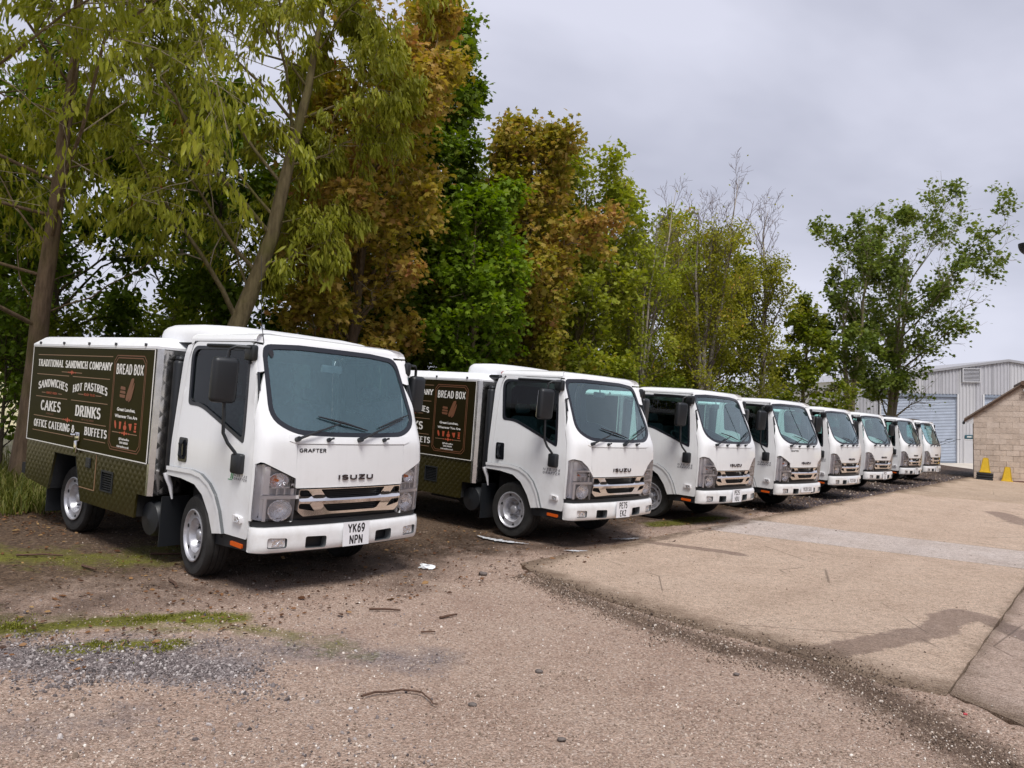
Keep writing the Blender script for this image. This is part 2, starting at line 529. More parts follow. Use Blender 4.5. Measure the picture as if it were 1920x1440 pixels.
def text_mesh(name, s, H, W, fmap, **kw):
    V, F = text_shape(s, H, W, **kw)
    me = bpy.data.meshes.new(name)
    me.from_pydata([tuple(fmap(x, y)) for x, y in V], [], F)
    return me

def font_mesh(name, s, H, W, fmap, bold=.02):
    cu = bpy.data.curves.new(name, 'FONT')
    cu.body = s
    cu.size = 1.0
    cu.offset = bold
    cu.resolution_u = 3
    o = bpy.data.objects.new(name, cu)
    COL.objects.link(o)
    dg = bpy.context.evaluated_depsgraph_get()
    me = bpy.data.meshes.new_from_object(o.evaluated_get(dg))
    bpy.data.objects.remove(o); bpy.data.curves.remove(cu)
    n = len(me.vertices)
    co = np.empty(n * 3); me.vertices.foreach_get('co', co); co = co.reshape(-1, 3)
    lo, hi = co.min(0), co.max(0)
    k = W / (hi[0] - lo[0]); ky = H / .72
    out = np.array([fmap((p[0] - lo[0]) * k, p[1] * ky) for p in co], float)
    me.vertices.foreach_set('co', out.ravel())
    me.update()
    return me
# ================================================================ the trucks
W0 = .905
def _outline():
    pts = [(x, -1.02 + .07 * (x / .83) ** 2) for x in np.linspace(0, .785, 24)]
    yc = pts[-1][1] + .12
    a = np.radians(np.linspace(-90, 0, 13)[1:])
    pts += [(.785 + .12 * math.cos(t), yc + .12 * math.sin(t)) for t in a]
    pts += [(.905, y) for y in np.linspace(yc, .45, 22)[1:]]
    P = np.array(pts)
    s = np.concatenate([[0], np.cumsum(np.hypot(*np.diff(P, axis=0).T))])
    return P, s
WP, WS = _outline()
S_END = WS[-1]
S_CORNER = WS[23]
def wlean(z):
    t = np.clip(z - 1.2, 0, None)
    return np.where(t < .12, .47 * t * t / .24, .47 * (t - .06))
def wrap(u, z):
    u = np.asarray(u, float); z = np.asarray(z, float)
    s = np.abs(u)
    bx, by = np.interp(s, WS, WP[:, 0]), np.interp(s, WS, WP[:, 1])
    w = 1 - np.clip(z - 1.1, 0, None) / .95 * .075
    w = w - np.clip(.75 - z, 0, None) * .02
    gA = .55 * (np.clip(by / -.845, 0, 1)) ** 1.5
    gB = np.clip((-.845 - by) / .13, 0, 1)
    g = gA + .45 * gB * gB * (3 - 2 * gB)
    rear = np.clip((by - .0) / .45, 0, 1) * np.clip(z - 1.84, 0, None) ** 2 * 1.6
    bulge = .012 * np.exp(-((z - .95) / .25) ** 2) * (by < -.5)
    return np.stack([np.sign(u) * bx * w, by + wlean(z) * g - rear - bulge * np.clip((-.5 - by) * 4, 0, 1), z], axis=-1)
def wnormal(u, z):
    e = 1e-3
    du = wrap(np.asarray(u) + e, z) - wrap(np.asarray(u) - e, z)
    dz = wrap(u, np.asarray(z) + e) - wrap(u, np.asarray(z) - e)
    n = np.cross(du, dz)
    return n / np.linalg.norm(n, axis=-1, keepdims=True)
SG = np.linspace(S_CORNER, S_END, 260)
SF = np.linspace(0, WS[32], 260)
def uside(y, z, sg):
    p = wrap(SG, np.full_like(SG, z))
    return sg * float(np.interp(y, p[:, 1], SG))
def ufront(x, z):
    p = wrap(SF, np.full_like(SF, z))
    return math.copysign(float(np.interp(abs(x), p[:, 0], SF)), x)
def PS(poly, sg): return [(uside(y, z, sg), z) for y, z in poly]
def PF(poly): return [(ufront(x, z), z) for x, z in poly]
def wsheet(name, outer, holes=(), off=0., thick=.0, res=.07, smooth=40, offz=None):
    V, F, L = tri_patch(outer, holes, res)
    def fm(V2, d):
        o = off + ((offz(V2[:, 1]) if offz.__code__.co_argcount == 1 else offz(V2[:, 1], V2[:, 0])) if offz else 0.)
        o = np.asarray(o) * np.ones(len(V2)) - d
        return wrap(V2[:, 0], V2[:, 1]) + wnormal(V2[:, 0], V2[:, 1]) * o[:, None]
    return sheet(name, V, F, L, fm, thick, smooth=smooth)
def wpt(u, z, off=0.):
    return wrap(u, z) + wnormal(u, z) * off

# ---- outlines, in side (y,z) and front (x,z) coordinates
DOOR = [(-.836, .447), (-.838, 1.15), (-.778, 1.42), (-.70, 1.86), (-.655, 2.035), (.30, 2.035), (.355, 1.88), (.372, 1.2), (.372, .845), (.2, .842), (-.02, .82), (-.16, .745), (-.285, .59), (-.365, .447)]
WIN = [(-.675, 1.21), (-.27, 1.36), (.05, 1.472), (.25, 1.475), (.295, 1.99), (-.565, 1.99), (-.61, 1.87)]
WIN_R = [.03, .12, .12, .05, .09, .08, .05]
WSC = [(-.60, 1.305), (-.25, 1.292), (.25, 1.292), (.60, 1.305), (.80, 1.42), (.748, 2.025), (.40, 2.048), (-.40, 2.048), (-.748, 2.025), (-.80, 1.42)]
WSC_R = [.16, 0, 0, .16, .12, .10, 0, 0, .10, .12]
def inset(poly, d):
    """offset a counter-clockwise polygon inward"""
    P = np.array(poly); n = len(P); out = []
    area = sum(P[i][0] * P[(i + 1) % n][1] - P[(i + 1) % n][0] * P[i][1] for i in range(n))
    sg = 1 if area > 0 else -1
    for i in range(n):
        a, p, b = P[i - 1], P[i], P[(i + 1) % n]
        e0 = (p - a) / (np.linalg.norm(p - a) + 1e-9); e1 = (b - p) / (np.linalg.norm(b - p) + 1e-9)
        n0 = np.array([-e0[1], e0[0]]) * sg; n1 = np.array([-e1[1], e1[0]]) * sg
        k = n0 + n1; k = k / (np.dot(k, k) / 2 + 1e-9)
        out.append(tuple(p + k * d))
    return out
HL_OLD = [(-.575, .585), (-.562, .925), (-.60, .945), (-.86, 1.066), (-.893, 1.05), (-.897, .612)]
HL_NEW = [(-.555, .585), (-.545, .86), (-.575, .895), (-.655, .985), (-.76, 1.055), (-.86, 1.072), (-.893, 1.06), (-.897, .612)]
def hl_poly(style): return HL_OLD if style == 'old' else HL_NEW
def HLP(style, sg, ins=0.):
    p = hl_poly(style)
    if ins: p = inset(p, ins)
    q = [(ufront(x, z), z) if x > -.86 else (-(WS[30] if x > -.88 else WS[33]), z) for x, z in p]
    q = rnd(q, .018, 3)
    return q if sg < 0 else [(-u, z) for u, z in q][::-1]

def frame_patch(style):
    hl = hl_poly(style)
    sgap = abs(uside(-.842, .7, 1))
    left = []
    for y, z in [(-.842, .60), (-.843, 1.15), (-.784, 1.42), (-.706, 1.86), (-.66, 2.04), (-.652, 2.06)]:
        left.append((uside(y, z, -1), z))
    top = [(ufront(-.5, 2.06), 2.06), (ufront(.5, 2.06), 2.06)]
    h = HLP(style, -1, -.004)
    h = sorted([p for p in h], key=lambda p: 0)
    # the border of the lamp from its outer bottom up and over to the bonnet edge
    def lampedge():
        p = [(-(WS[33]), .60), (-(WS[33]), 1.055), (-(WS[30]), 1.075)]
        up = [q for q in hl[::-1] if q[0] > -.86 or q[0] == -.86]
        rest = [q for q in hl if -.87 < q[0] and q[1] > .8][::-1]
        for x, z in rest: p.append((ufront(x, z + .006), z + .006))
        return p
    e = lampedge()
    e += [(ufront(-.588, .97), .97), (ufront(-.592, 1.226), 1.226)]
    eR = [(-u, z) for u, z in e][::-1]
    poly = e + eR + [(-u, z) for u, z in left] + top[::-1] + left[::-1]
    return poly, [rnd(PF(WSC), WSC_R)]

def mk_cab(style):
    poly, holes = frame_patch(style)
    V, F, L = tri_patch(poly, holes, .055)
    parts = [(V, F, L, 0., .02)]
    for sg in (-1, 1):
        q = PS([(.378, .84), (.378, 1.2), (.361, 1.88), (.32, 2.02), (.45, 2.0), (.45, .84)], sg)
        parts.append((*tri_patch(q, (), .08), 0., .015))
        q = PS([(-.66, 2.042), (.30, 2.042), (.34, 2.0), (.44, 2.06), (-.62, 2.06)], sg)
        parts.append((*tri_patch(q, (), .08), 0., .012))
    vs, fs = [], []
    for V, F, L, off, th in parts:
        P = wrap(V[:, 0], V[:, 1]) + wnormal(V[:, 0], V[:, 1]) * off
        Q = wrap(V[:, 0], V[:, 1]) + wnormal(V[:, 0], V[:, 1]) * (off - th)
        b = len(vs); vs += [tuple(p) for p in P]; fs += [tuple(i + b for i in f) for f in F]
        for lp in L:
            b = len(vs); k = len(lp)
            vs += [tuple(P[i]) for i in lp] + [tuple(Q[i]) for i in lp]
            fs += [(b + i, b + k + i, b + k + (i + 1) % k, b + (i + 1) % k) for i in range(k)]
    # roof skin: rings shrinking towards the crown
    us = np.concatenate([np.linspace(-S_END, S_END, 90)])
    ring0 = wrap(us, np.full_like(us, 2.06))
    rear = np.array([(x, ring0[-1][1], 2.06) for x in np.linspace(ring0[-1][0], ring0[0][0], 12)[1:-1]])
    ring0 = np.concatenate([ring0, rear])
    c = np.array([0, -.1, 0])
    n = len(ring0); b = len(vs)
    for k, dz in [(1, 0), (.985, .026), (.955, .045), (.91, .056), (.75, .070), (.5, .078), (.2, .082)]:
        r = c + (ring0 - c) * np.array([k, k, 1]) + np.array([0, 0, dz])
        vs += [tuple(p) for p in r]
    for q in range(6):
        for i in range(n):
            j = (i + 1) % n
            fs.append((b + q * n + i, b + q * n + j, b + (q + 1) * n + j, b + (q + 1) * n + i))
    fs.append(tuple(b + 6 * n + i for i in range(n)))
    # back wall with its window opening
    V, F, L = tri_patch([(-.86, .84), (.86, .84), (.84, 1.6), (.80, 2.03), (-.80, 2.03), (-.84, 1.6)], [rnd([(-.55, 1.5), (.55, 1.5), (.53, 1.93), (-.53, 1.93)], .07)], .15)
    b = len(vs); vs += [(x, .435 - max(0, z - 1.84) ** 2 * 1.6, z) for x, z in V]; fs += [tuple(i + b for i in f[::-1]) for f in F]
    me = bpy.data.meshes.new('cab'); me.from_pydata(vs, [], fs)
    for p in me.polygons: p.use_smooth = True
    me.set_sharp_from_angle(angle=R(38))
    return me

def mk_door(sg):
    return wsheet('door', PS(rnd(DOOR, [.02, 0, .1, .1, .10, .10, .1, 0, .02, .05, .08, .1, .1, .01]), sg), [rnd(PS(WIN, sg), WIN_R)], 0., .03, .06)
def mk_winseal(sg):
    o = rnd(PS(inset(WIN, -.008), sg), WIN_R); i = rnd(PS(inset(WIN, .022), sg), WIN_R)
    return wsheet('window_seal', o, [i], .003, .02, .05)
def mk_winglass(sg):
    return wsheet('door_window', rnd(PS(inset(WIN, .01), sg), WIN_R), (), -.012, 0, .1)
def mk_winliner(sg):
    pass
def mk_flare(sg):
    o = [(.447, .895), (.2, .900), (.02, .905), (-.125, .885), (-.26, .825), (-.36, .745), (-.44, .62), (-.505, .447)]
    i = [(-.358, .425), (-.285, .575), (-.165, .722), (-.03, .795), (.2, .822), (.447, .825)]
    V, F, L = tri_patch(PS(o + i, sg), (), .03)
    me = wsheet('arch_flare', PS(o + i, sg), (), .02, .05, .035, 50)
    return me
def mk_flare_ridge(sg):
    o = [(.447, .905), (.2, .910), (.02, .915), (-.132, .895), (-.27, .832), (-.37, .75), (-.45, .622), (-.516, .447)]
    i = [(-.485, .445), (-.42, .615), (-.342, .735), (-.25, .808), (-.12, .862), (.02, .88), (.2, .876), (.447, .871)]
    return wsheet('flare_ridge', PS(o + i, sg), (), .030, .04, .03, 60)

def mk_windscreen():
    return wsheet('windscreen', rnd(PF(inset(WSC, .01)), WSC_R), (), -.006, 0, .08)
def mk_wsseal():
    return wsheet('windscreen_seal', rnd(PF(inset(WSC, -.006)), WSC_R), [rnd(PF(inset(WSC, .036)), WSC_R)], .002, .02, .05)

def mk_headlight(sg, style):
    """(housing, bowls, lens, bulb) meshes"""
    hous = MB(); bowls = []; bulbs = []
    back = wsheet('tmp', HLP(style, sg, .004), (), -.085, -.075, .05)
    hous.v = [tuple(v.co) for v in back.vertices]; hous.f = [tuple(p.vertices) for p in back.polygons]
    bpy.data.meshes.remove(back)
    def bar(x0, x1, z0, z1, o0, o1):
        V = []
        for (x, z) in [(x0, z0), (x1, z0), (x1, z1), (x0, z1)]:
            V.append(wpt(ufront(sg * abs(x), z), z, o0))
        for (x, z) in [(x0, z0), (x1, z0), (x1, z1), (x0, z1)]:
            V.append(wpt(ufront(sg * abs(x), z), z, o1))
        hous.add(V, [(0, 1, 2, 3), (7, 6, 5, 4), (0, 4, 5, 1), (1, 5, 6, 2), (2, 6, 7, 3), (3, 7, 4, 0)])
    bar(.865, .555, .778, .806, -.085, -.006)
    bar(.845, .815, .60, .778, -.085, -.02)
    bar(.855, .80, .815, 1.04, -.085, -.025)
    bar(.61, .58, .806, .90, -.085, -.03)
    for x in (.80, .735, .67, .61):
        bar(x + .006, x - .006, .812, .862, -.085, -.02)
    bar(.80, .60, .862, .872, -.085, -.035)
    if style == 'new':
        bar(.86, .60, .925, .945, -.085, -.006)
    def dish(cx, cz, rx, rz, dep, o, n=20):
        c = wpt(ufront(sg * cx, cz), cz, o); nn = wnormal(ufront(sg * cx, cz), cz)
        a = np.array([1, 0, 0]) - nn * nn[0]; a = a / np.linalg.norm(a); b = np.cross(nn, a)
        vs, fs = [], []
        prof = [(1.08, -.01), (1.0, 0), (.86, -.45), (.6, -.8), (.3, -.96), (.05, -1)]
        for r, d in prof:
            for k in range(n):
                w = 2 * math.pi * k / n
                vs.append(c + a * rx * r * math.cos(w) + b * rz * r * math.sin(w) + nn * d * dep)
        for i in range(len(prof) - 1):
            for k in range(n):
                fs.append((i * n + k, i * n + (k + 1) % n, (i + 1) * n + (k + 1) % n, (i + 1) * n + k))
        bw = MB(); bw.add(vs, fs); bowls.append(bw.mesh('lamp_reflector', 60))
        return c, nn
    c, nn = dish(.695, .685, .098, .082, .06, -.018)
    c2, n2 = dish(.725, .925 if style == 'old' else .868, .082, .058 if style == 'old' else .044, .05, -.03)
    for cc, n_, r in ((c, nn, .017), (c2, n2, .014)):
        t = Vector(cc - n_ * .05); bb = MB(); bb.tube([t, t + Vector(n_) * .035], [r, r * .8], 8); bulbs.append(bb.mesh('lamp_bulb'))
    lens = wsheet('lamp_lens', HLP(style, sg, .004), (), -.002, 0, .05)
    return hous.mesh('headlight', 40), bowls, lens, bulbs

def grille_mesh_():
    """chrome grille surround with its openings"""
    o = [(-.553, .672), (-.50, .632), (-.215, .643), (.215, .643), (.50, .632), (.553, .672), (.553, .858), (-.553, .858)]
    us = [(-.292, .782), (-.255, .775), (.255, .775), (.292, .782), (.352, .853), (-.352, .853)]
    ls = [(-.272, .672), (-.24, .664), (.24, .664), (.272, .672), (.322, .728), (-.322, .728)]
    su = [(-.425, .797), (-.475, .850), (-.548, .850), (-.548, .803)]
    sl = [(-.395, .672), (-.452, .738), (-.548, .742), (-.548, .70)]
    mir = lambda p: [(-x, z) for x, z in p]
    holes = [us, ls, su, sl, mir(su), mir(sl)]
    hs = [rnd(PF(h), .012, 3) for h in holes]
    def bow(z): return .012 + .016 * np.exp(-((z - .755) / .022) ** 2)
    return wsheet('grille', rnd(PF(o), .01, 2), hs, 0, .055, .028, 35, offz=bow)
def grille_back():
    b = MB()
    s = wsheet('tmp', PF([(-.555, .625), (.555, .625), (.555, .862), (-.555, .862)]), (), -.055, 0, .1)
    b.v = [tuple(v.co) for v in s.vertices]; b.f = [tuple(p.vertices) for p in s.polygons]
    bpy.data.meshes.remove(s)
    for z in np.arange(.67, .856, .0155):
        xs = np.linspace(-.53, .53, 13)
        for x0, x1 in zip(xs, xs[1:]):
            p = [wpt(ufront(x if abs(x) > 1e-4 else 1e-4, zz), zz, oo) for x, zz, oo in ((x0, z, -.05), (x1, z, -.05), (x1, z, -.025), (x0, z, -.025), (x0, z + .006, -.025), (x1, z + .006, -.025))]
            b.add(p, [(0, 1, 2, 3), (3, 2, 5, 4)])
    return b.mesh('grille_mesh')

def mk_bumper():
    ends = abs(uside(-.846, .45, 1))
    o = rnd([(-ends, .352), (ends, .352), (ends, .552), (-ends, .552)], .022, 4)
    fog = lambda s: rnd(PF([(s * .80, .388), (s * .632, .386), (s * .632, .466), (s * .80, .474)][::(1 if s < 0 else -1)]), .018, 3)
    hole = lambda s: rnd(PF([(s * .468, .372), (s * .268, .366), (s * .268, .464), (s * .468, .47)][::(1 if s < 0 else -1)]), .02, 3)
    bul = lambda z, u: (.008 + .024 * np.clip(1 - np.abs((z - .452) / .106) ** 5, 0, 1)) * np.clip((ends - np.abs(u)) / .16, 0, 1) ** .5
    return wsheet('bumper', o, [fog(-1), fog(1), hole(-1), hole(1)], 0, .07, .03, 50, offz=bul)

def mk_tyre(sg):
    b = MB()
    pr = [(.222, .0), (.232, -.006), (.262, -.004), (.295, .004), (.325, .002), (.342, -.014), (.350, -.036), (.350, -.052), (.343, -.053), (.343, -.060), (.351, -.061), (.352, -.095), (.344, -.096), (.344, -.104), (.352, -.105), (.351, -.140), (.343, -.141), (.343, -.148), (.350, -.149), (.350, -.168), (.34, -.188), (.32, -.2), (.25, -.2), (.21, -.19)]
    b.lathe_x([(r, -x) for r, x in pr], 48, sx=-sg)
    me = b.mesh('tyre', 30)
    return me
def mk_rim(sg):
    b = MB()
    pr = [(.222, .002), (.226, .010), (.216, .012), (.208, .002), (.203, -.010), (.160, -.018), (.150, -.014), (.142, -.022), (.132, -.062), (.122, -.082), (.062, -.088), (.055, -.084), (.052, -.045), (.046, -.036), (.03, -.032), (0.001, -.030)]
    b.lathe_x([(r, -x) for r, x in pr], 40, sx=-sg)
    return b.mesh('rim', 35)
def mk_rimholes(sg):
    b = MB()
    for k in range(6):
        a = 2 * math.pi * (k + .3) / 6
        c = (math.cos(a) * .184, math.sin(a) * .184)
        vs = []
        t = (-math.sin(a), math.cos(a)); n_ = (math.cos(a), math.sin(a))
        for q in range(10):
            w = 2 * math.pi * q / 10
            yy = c[0] + t[0] * .020 * math.cos(w) + n_[0] * .013 * math.sin(w)
            zz = c[1] + t[1] * .020 * math.cos(w) + n_[1] * .013 * math.sin(w)
            rr = math.hypot(yy, zz)
            vs.append((sg * (np.interp(rr, [.160, .203], [-.018, -.010]) + .0025), yy, zz))
        b.add(vs, [tuple(range(10))])
    return b.mesh('hand_hole')
def mk_nuts(sg):
    b = MB()
    for k in range(6):
        a = 2 * math.pi * k / 6
        y, z = math.cos(a) * .088, math.sin(a) * .088
        n = 6
        vs = [(sg * x, y + .013 * math.cos(2 * math.pi * q / n), z + .013 * math.sin(2 * math.pi * q / n)) for x in (-.088, -.055) for q in range(n)]
        b.add(vs, [(q, (q + 1) % n, n + (q + 1) % n, n + q) for q in range(n)] + [tuple(range(n, 2 * n))])
    return b.mesh('wheel_nut')

XS = -1.02      # side plane of the catering body
def quad_panel(name, poly, x, thick, sg=-1, holes=(), res=.3):
    V, F, L = tri_patch(poly, holes, res)
    F = [f[::-1] if sg > 0 else f for f in F]
    def fm(V2, d): return np.stack([np.full(len(V2), sg * (abs(x) - d)), V2[:, 0], V2[:, 1]], axis=-1)
    # winding: for the side at -X the outward normal is -X
    return sheet(name, V, [f[::-1] for f in F], L, fm, thick, smooth=None)

SIGN = [  # text, left y, right y, bottom z, height, kwargs, arch
 ('TRADITIONAL SANDWICH COMPANY', 3.248, 1.462, 1.722, .076, dict(tv=.27, th=.12, gap=.22, serw=.40, space=.5), 0),
 ('SANDWICHES', 3.190, 2.434, 1.468, .082, dict(tv=.27, th=.12, gap=.22, serw=.36), .036),
 ('HOT PASTRIES', 2.292, 1.514, 1.470, .078, dict(tv=.27, th=.12, gap=.22, serw=.36, space=.5), .036),
 ('CAKES', 3.075, 2.571, 1.244, .108, dict(tv=.27, th=.12, gap=.22, serw=.36), 0),
 ('DRINKS', 2.188, 1.625, 1.236, .110, dict(tv=.27, th=.12, gap=.22, serw=.36), 0),
 ('OFFICE CATERING &', 3.228, 2.186, 1.057, .080, dict(tv=.27, th=.12, gap=.22, serw=.36, space=.5), 0),
 ('BUFFETS', 1.938, 1.452, 1.058, .082, dict(tv=.27, th=.12, gap=.22, serw=.36), 0),
 ('BREAD', 1.350, 1.0415, 1.693, .100, dict(tv=.17, th=.12, gap=.24, serif=False), 0),
 ('BOX', .997, .816, 1.693, .100, dict(tv=.17, th=.12, gap=.24, serif=False), 0),
]
XT = abs(XS) + .012
def strokes_yz(lines, w, x=XT + .0015):
    b = MB()
    for (y0, z0), (y1, z1) in lines:
        d = math.hypot(y1 - y0, z1 - z0); ny, nz_ = -(z1 - z0) / d * w / 2, (y1 - y0) / d * w / 2
        b.add([(-x, y0 + ny, z0 + nz_), (-x, y1 + ny, z1 + nz_), (-x, y1 - ny, z1 - nz_), (-x, y0 - ny, z0 - nz_)], [(0, 1, 2, 3)])
    return b
def poly_yz(b, pts, x):
    b.add([(-x, y, z) for y, z in pts], [tuple(range(len(pts)))])
def ell(y, z, ry, rz, n=14, a=0):
    return [(y + ry * math.cos(t) * math.cos(a) - rz * math.sin(t) * math.sin(a), z + ry * math.cos(t) * math.sin(a) + rz * math.sin(t) * math.cos(a)) for t in [2 * math.pi * k / n for k in range(n)]]
def ornament(b, y, z, s=1.):
    for k, r in ((0, .024), (-1, .013), (1, .013), (-2, .010), (2, .010)):
        yy = y + k * .045 * s
        poly_yz(b, [(yy - r * s * 1.3, z), (yy, z + r * s), (yy + r * s * 1.3, z), (yy, z - r * s)], XT + .0025)

def sign_parts(panel):
    """everything printed on the side panel; each word its own part of the panel"""
    for s, yl, yr, zb, h, kw, archv in SIGN:
        Wd = yl - yr
        def fm(x, y, yl=yl, zb=zb, Wd=Wd, a=archv):
            return (-(XT + .002), yl - x, zb + y + a * (1 - (2 * x / Wd - 1) ** 2))
        me = cached(('sign', s), lambda: text_mesh('lettering', s, h, Wd, fm, **kw))
        obj('lettering', me, panel, M['ink_white'])
    for s, yl, yr, zb, h in (('Great Lunches,', 1.277, .912, 1.347, .030), ('Wherever You Are', 1.312, .862, 1.283, .030)):
        me = cached(('sign', s), lambda: font_mesh('lettering', s, h, yl - yr, lambda x, y, yl=yl, zb=zb: (-(XT + .002), yl - x, zb + y), .035))
        obj('lettering', me, panel, M['ink_white'])
    def small():
        out = []
        for s, y, z, w in (('@TheBreadBox', 1.089, 1.075, .21), ('0000 000000', 1.088, 1.04, .17), ('thebreadbox.co.uk', 1.10, 1.004, .245)):
            out.append(font_mesh('lettering', s, .020, w, lambda x, yy, y=y, z=z, w=w: (-(XT + .002), y + w / 2 - x, z + yy), .03))
        return out
    for me in cached('small', small): obj('lettering', me, panel, M['ink_white'])
    for s, y, z, w in (('PERFECT FRESH', 2.826, 1.425, .28), ('READY TO GO', 1.902, 1.45, .245)):
        me = cached(('sign', s), lambda: text_mesh('lettering', s, .024, w, lambda x, yy, y=y, z=z, w=w: (-(XT + .002), y + w / 2 - x, z + yy), tv=.22, th=.14, serif=False))
        obj('lettering', me, panel, M['ink_red'])
    for s, y, z, w in (('HOMEMADE', 2.829, 1.204, .20), ('HOT & COLD DRINKS', 1.895, 1.198, .28)):
        me = cached(('sign', s), lambda: text_mesh('lettering', s, .019, w, lambda x, yy, y=y, z=z, w=w: (-(XT + .002), y + w / 2 - x, z + yy), tv=.2, th=.14, serif=False))
        obj('lettering', me, panel, M['ink_brown'])
    def rules():
        L = [((3.269, 1.848), (1.449, 1.858)), ((3.26, 1.635), (2.416, 1.635)), ((2.328, 1.635), (1.478, 1.635)), ((3.239, 1.391), (2.42, 1.391)), ((2.322, 1.391), (1.485, 1.391)), ((3.26, 1.178), (1.484, 1.178)), ((3.261, 1.017), (2.193, 1.017)), ((1.95, 1.017), (1.463, 1.017)),
             ((2.613, 1.675), (2.115, 1.675)), ((1.343, 1.141), (.842, 1.141)), ((3.09, 1.437), (2.99, 1.437)), ((2.66, 1.437), (2.56, 1.437)), ((2.17, 1.461), (2.04, 1.461)), ((1.76, 1.461), (1.63, 1.461))]
        return [strokes_yz([q], .007).mesh('ruled_line') for q in L]
    multi('ruled_line', 'rules', rules, M['ink_tan'], panel)
    def frame():
        o = []
        for d in (0, .022):
            yl, yr, zt, zb, c = 1.405 - d, .765 + d, 1.872 - d, .972 + d, .05
            P = [(yl - c, zt), (yr + c, zt), (yr, zt - c), (yr, zb + c), (yr + c, zb), (yl - c, zb), (yl, zb + c), (yl, zt - c)]
            o.append(strokes_yz([(P[i], P[(i + 1) % 8]) for i in range(8)], .009).mesh('sign_border'))
        return o
    multi('sign_border', 'frame', frame, M['ink_brown'], panel)
    def orn():
        out = []
        for a in ((2.357, 1.675, 1.), (2.367, 1.178, 1.15), (1.088, 1.141, 1.)):
            b = MB(); ornament(b, *a); out.append(b.mesh('ornament'))
        return out
    multi('ornament', 'orn', orn, M['ink_red'], panel)
    def icons():
        x = XT + .0025; out = []
        for g_ in ([ell(1.285, 1.213, .018, .042, 12, R(-20))], [[(1.21, 1.245), (1.165, 1.245), (1.172, 1.175), (1.203, 1.175)]], [ell(1.088, 1.195, .033, .026), [(1.108, 1.224), (1.068, 1.224), (1.088, 1.262)]],
                   [[(1.02, 1.235), (.955, 1.24), (.962, 1.18), (.985, 1.172)]], [[(.905, 1.25), (.862, 1.25), (.862, 1.236), (.905, 1.236)], [(.902, 1.228), (.865, 1.228), (.868, 1.19), (.899, 1.19)], [(.907, 1.182), (.86, 1.182), (.86, 1.165), (.907, 1.165)]]):
            b = MB()
            for q in g_: poly_yz(b, q, x)
            out.append(b.mesh('food_icon'))
        return out
    multi('food_icon', 'icons', icons, M['ink_red'], panel)
    def filled():
        b = MB(); x = XT + .0025
        poly_yz(b, rnd([(1.125, 1.455), (1.075, 1.44), (.985, 1.62), (.975, 1.665), (1.03, 1.66), (1.11, 1.50)], .02, 3), x)
        poly_yz(b, rnd([(1.06, 1.43), (1.01, 1.46), (.965, 1.58), (.962, 1.63), (.985, 1.60), (1.055, 1.49)], .015, 3), x + .001)
        poly_yz(b, rnd([(1.24, 1.55), (1.135, 1.545), (1.14, 1.575), (1.235, 1.582)], .01, 2), x)
        poly_yz(b, rnd([(1.245, 1.515), (1.13, 1.51), (1.132, 1.535), (1.24, 1.54)], .01, 2), x)
        poly_yz(b, rnd([(1.24, 1.475), (1.14, 1.47), (1.13, 1.50), (1.25, 1.505)], .01, 2), x)
        return b.mesh('sandwich_picture')
    obj('sandwich_picture', cached('filled', filled), panel, M['ink_brown'])

def mk_seat():
    b = MB()
    b.box((-.24, -.28, .95), (.24, .20, 1.10), .05)
    mt = Matrix.Translation((0, .20, 1.08)) @ Matrix.Rotation(R(-12), 4, 'X')
    b.box((-.22, -.06, 0), (.22, .07, .46), .05, mtx=mt)
    b.box((-.12, -.04, .49), (.12, .05, .62), .04, mtx=mt)
    return b.mesh('seat', 40)

def plate_letters(s, cx, z0, h, gap, mtx):
    V, F = text_shape(s, h, None, tv=.25, th=.165, gap=.24, serif=False, space=.55)
    V = V.copy(); V[:, 0] *= .66
    w = V[:, 0].max()
    me = bpy.data.meshes.new('lettering')
    me.from_pydata([tuple(mtx @ Vector((x - w / 2 + cx, -.0035, z + z0))) for x, z in V], [], F)
    return me

def multi(name, key, fn, material, parent, **kw):
    for me in cached(key, fn): obj(name, me, parent, material, **kw)

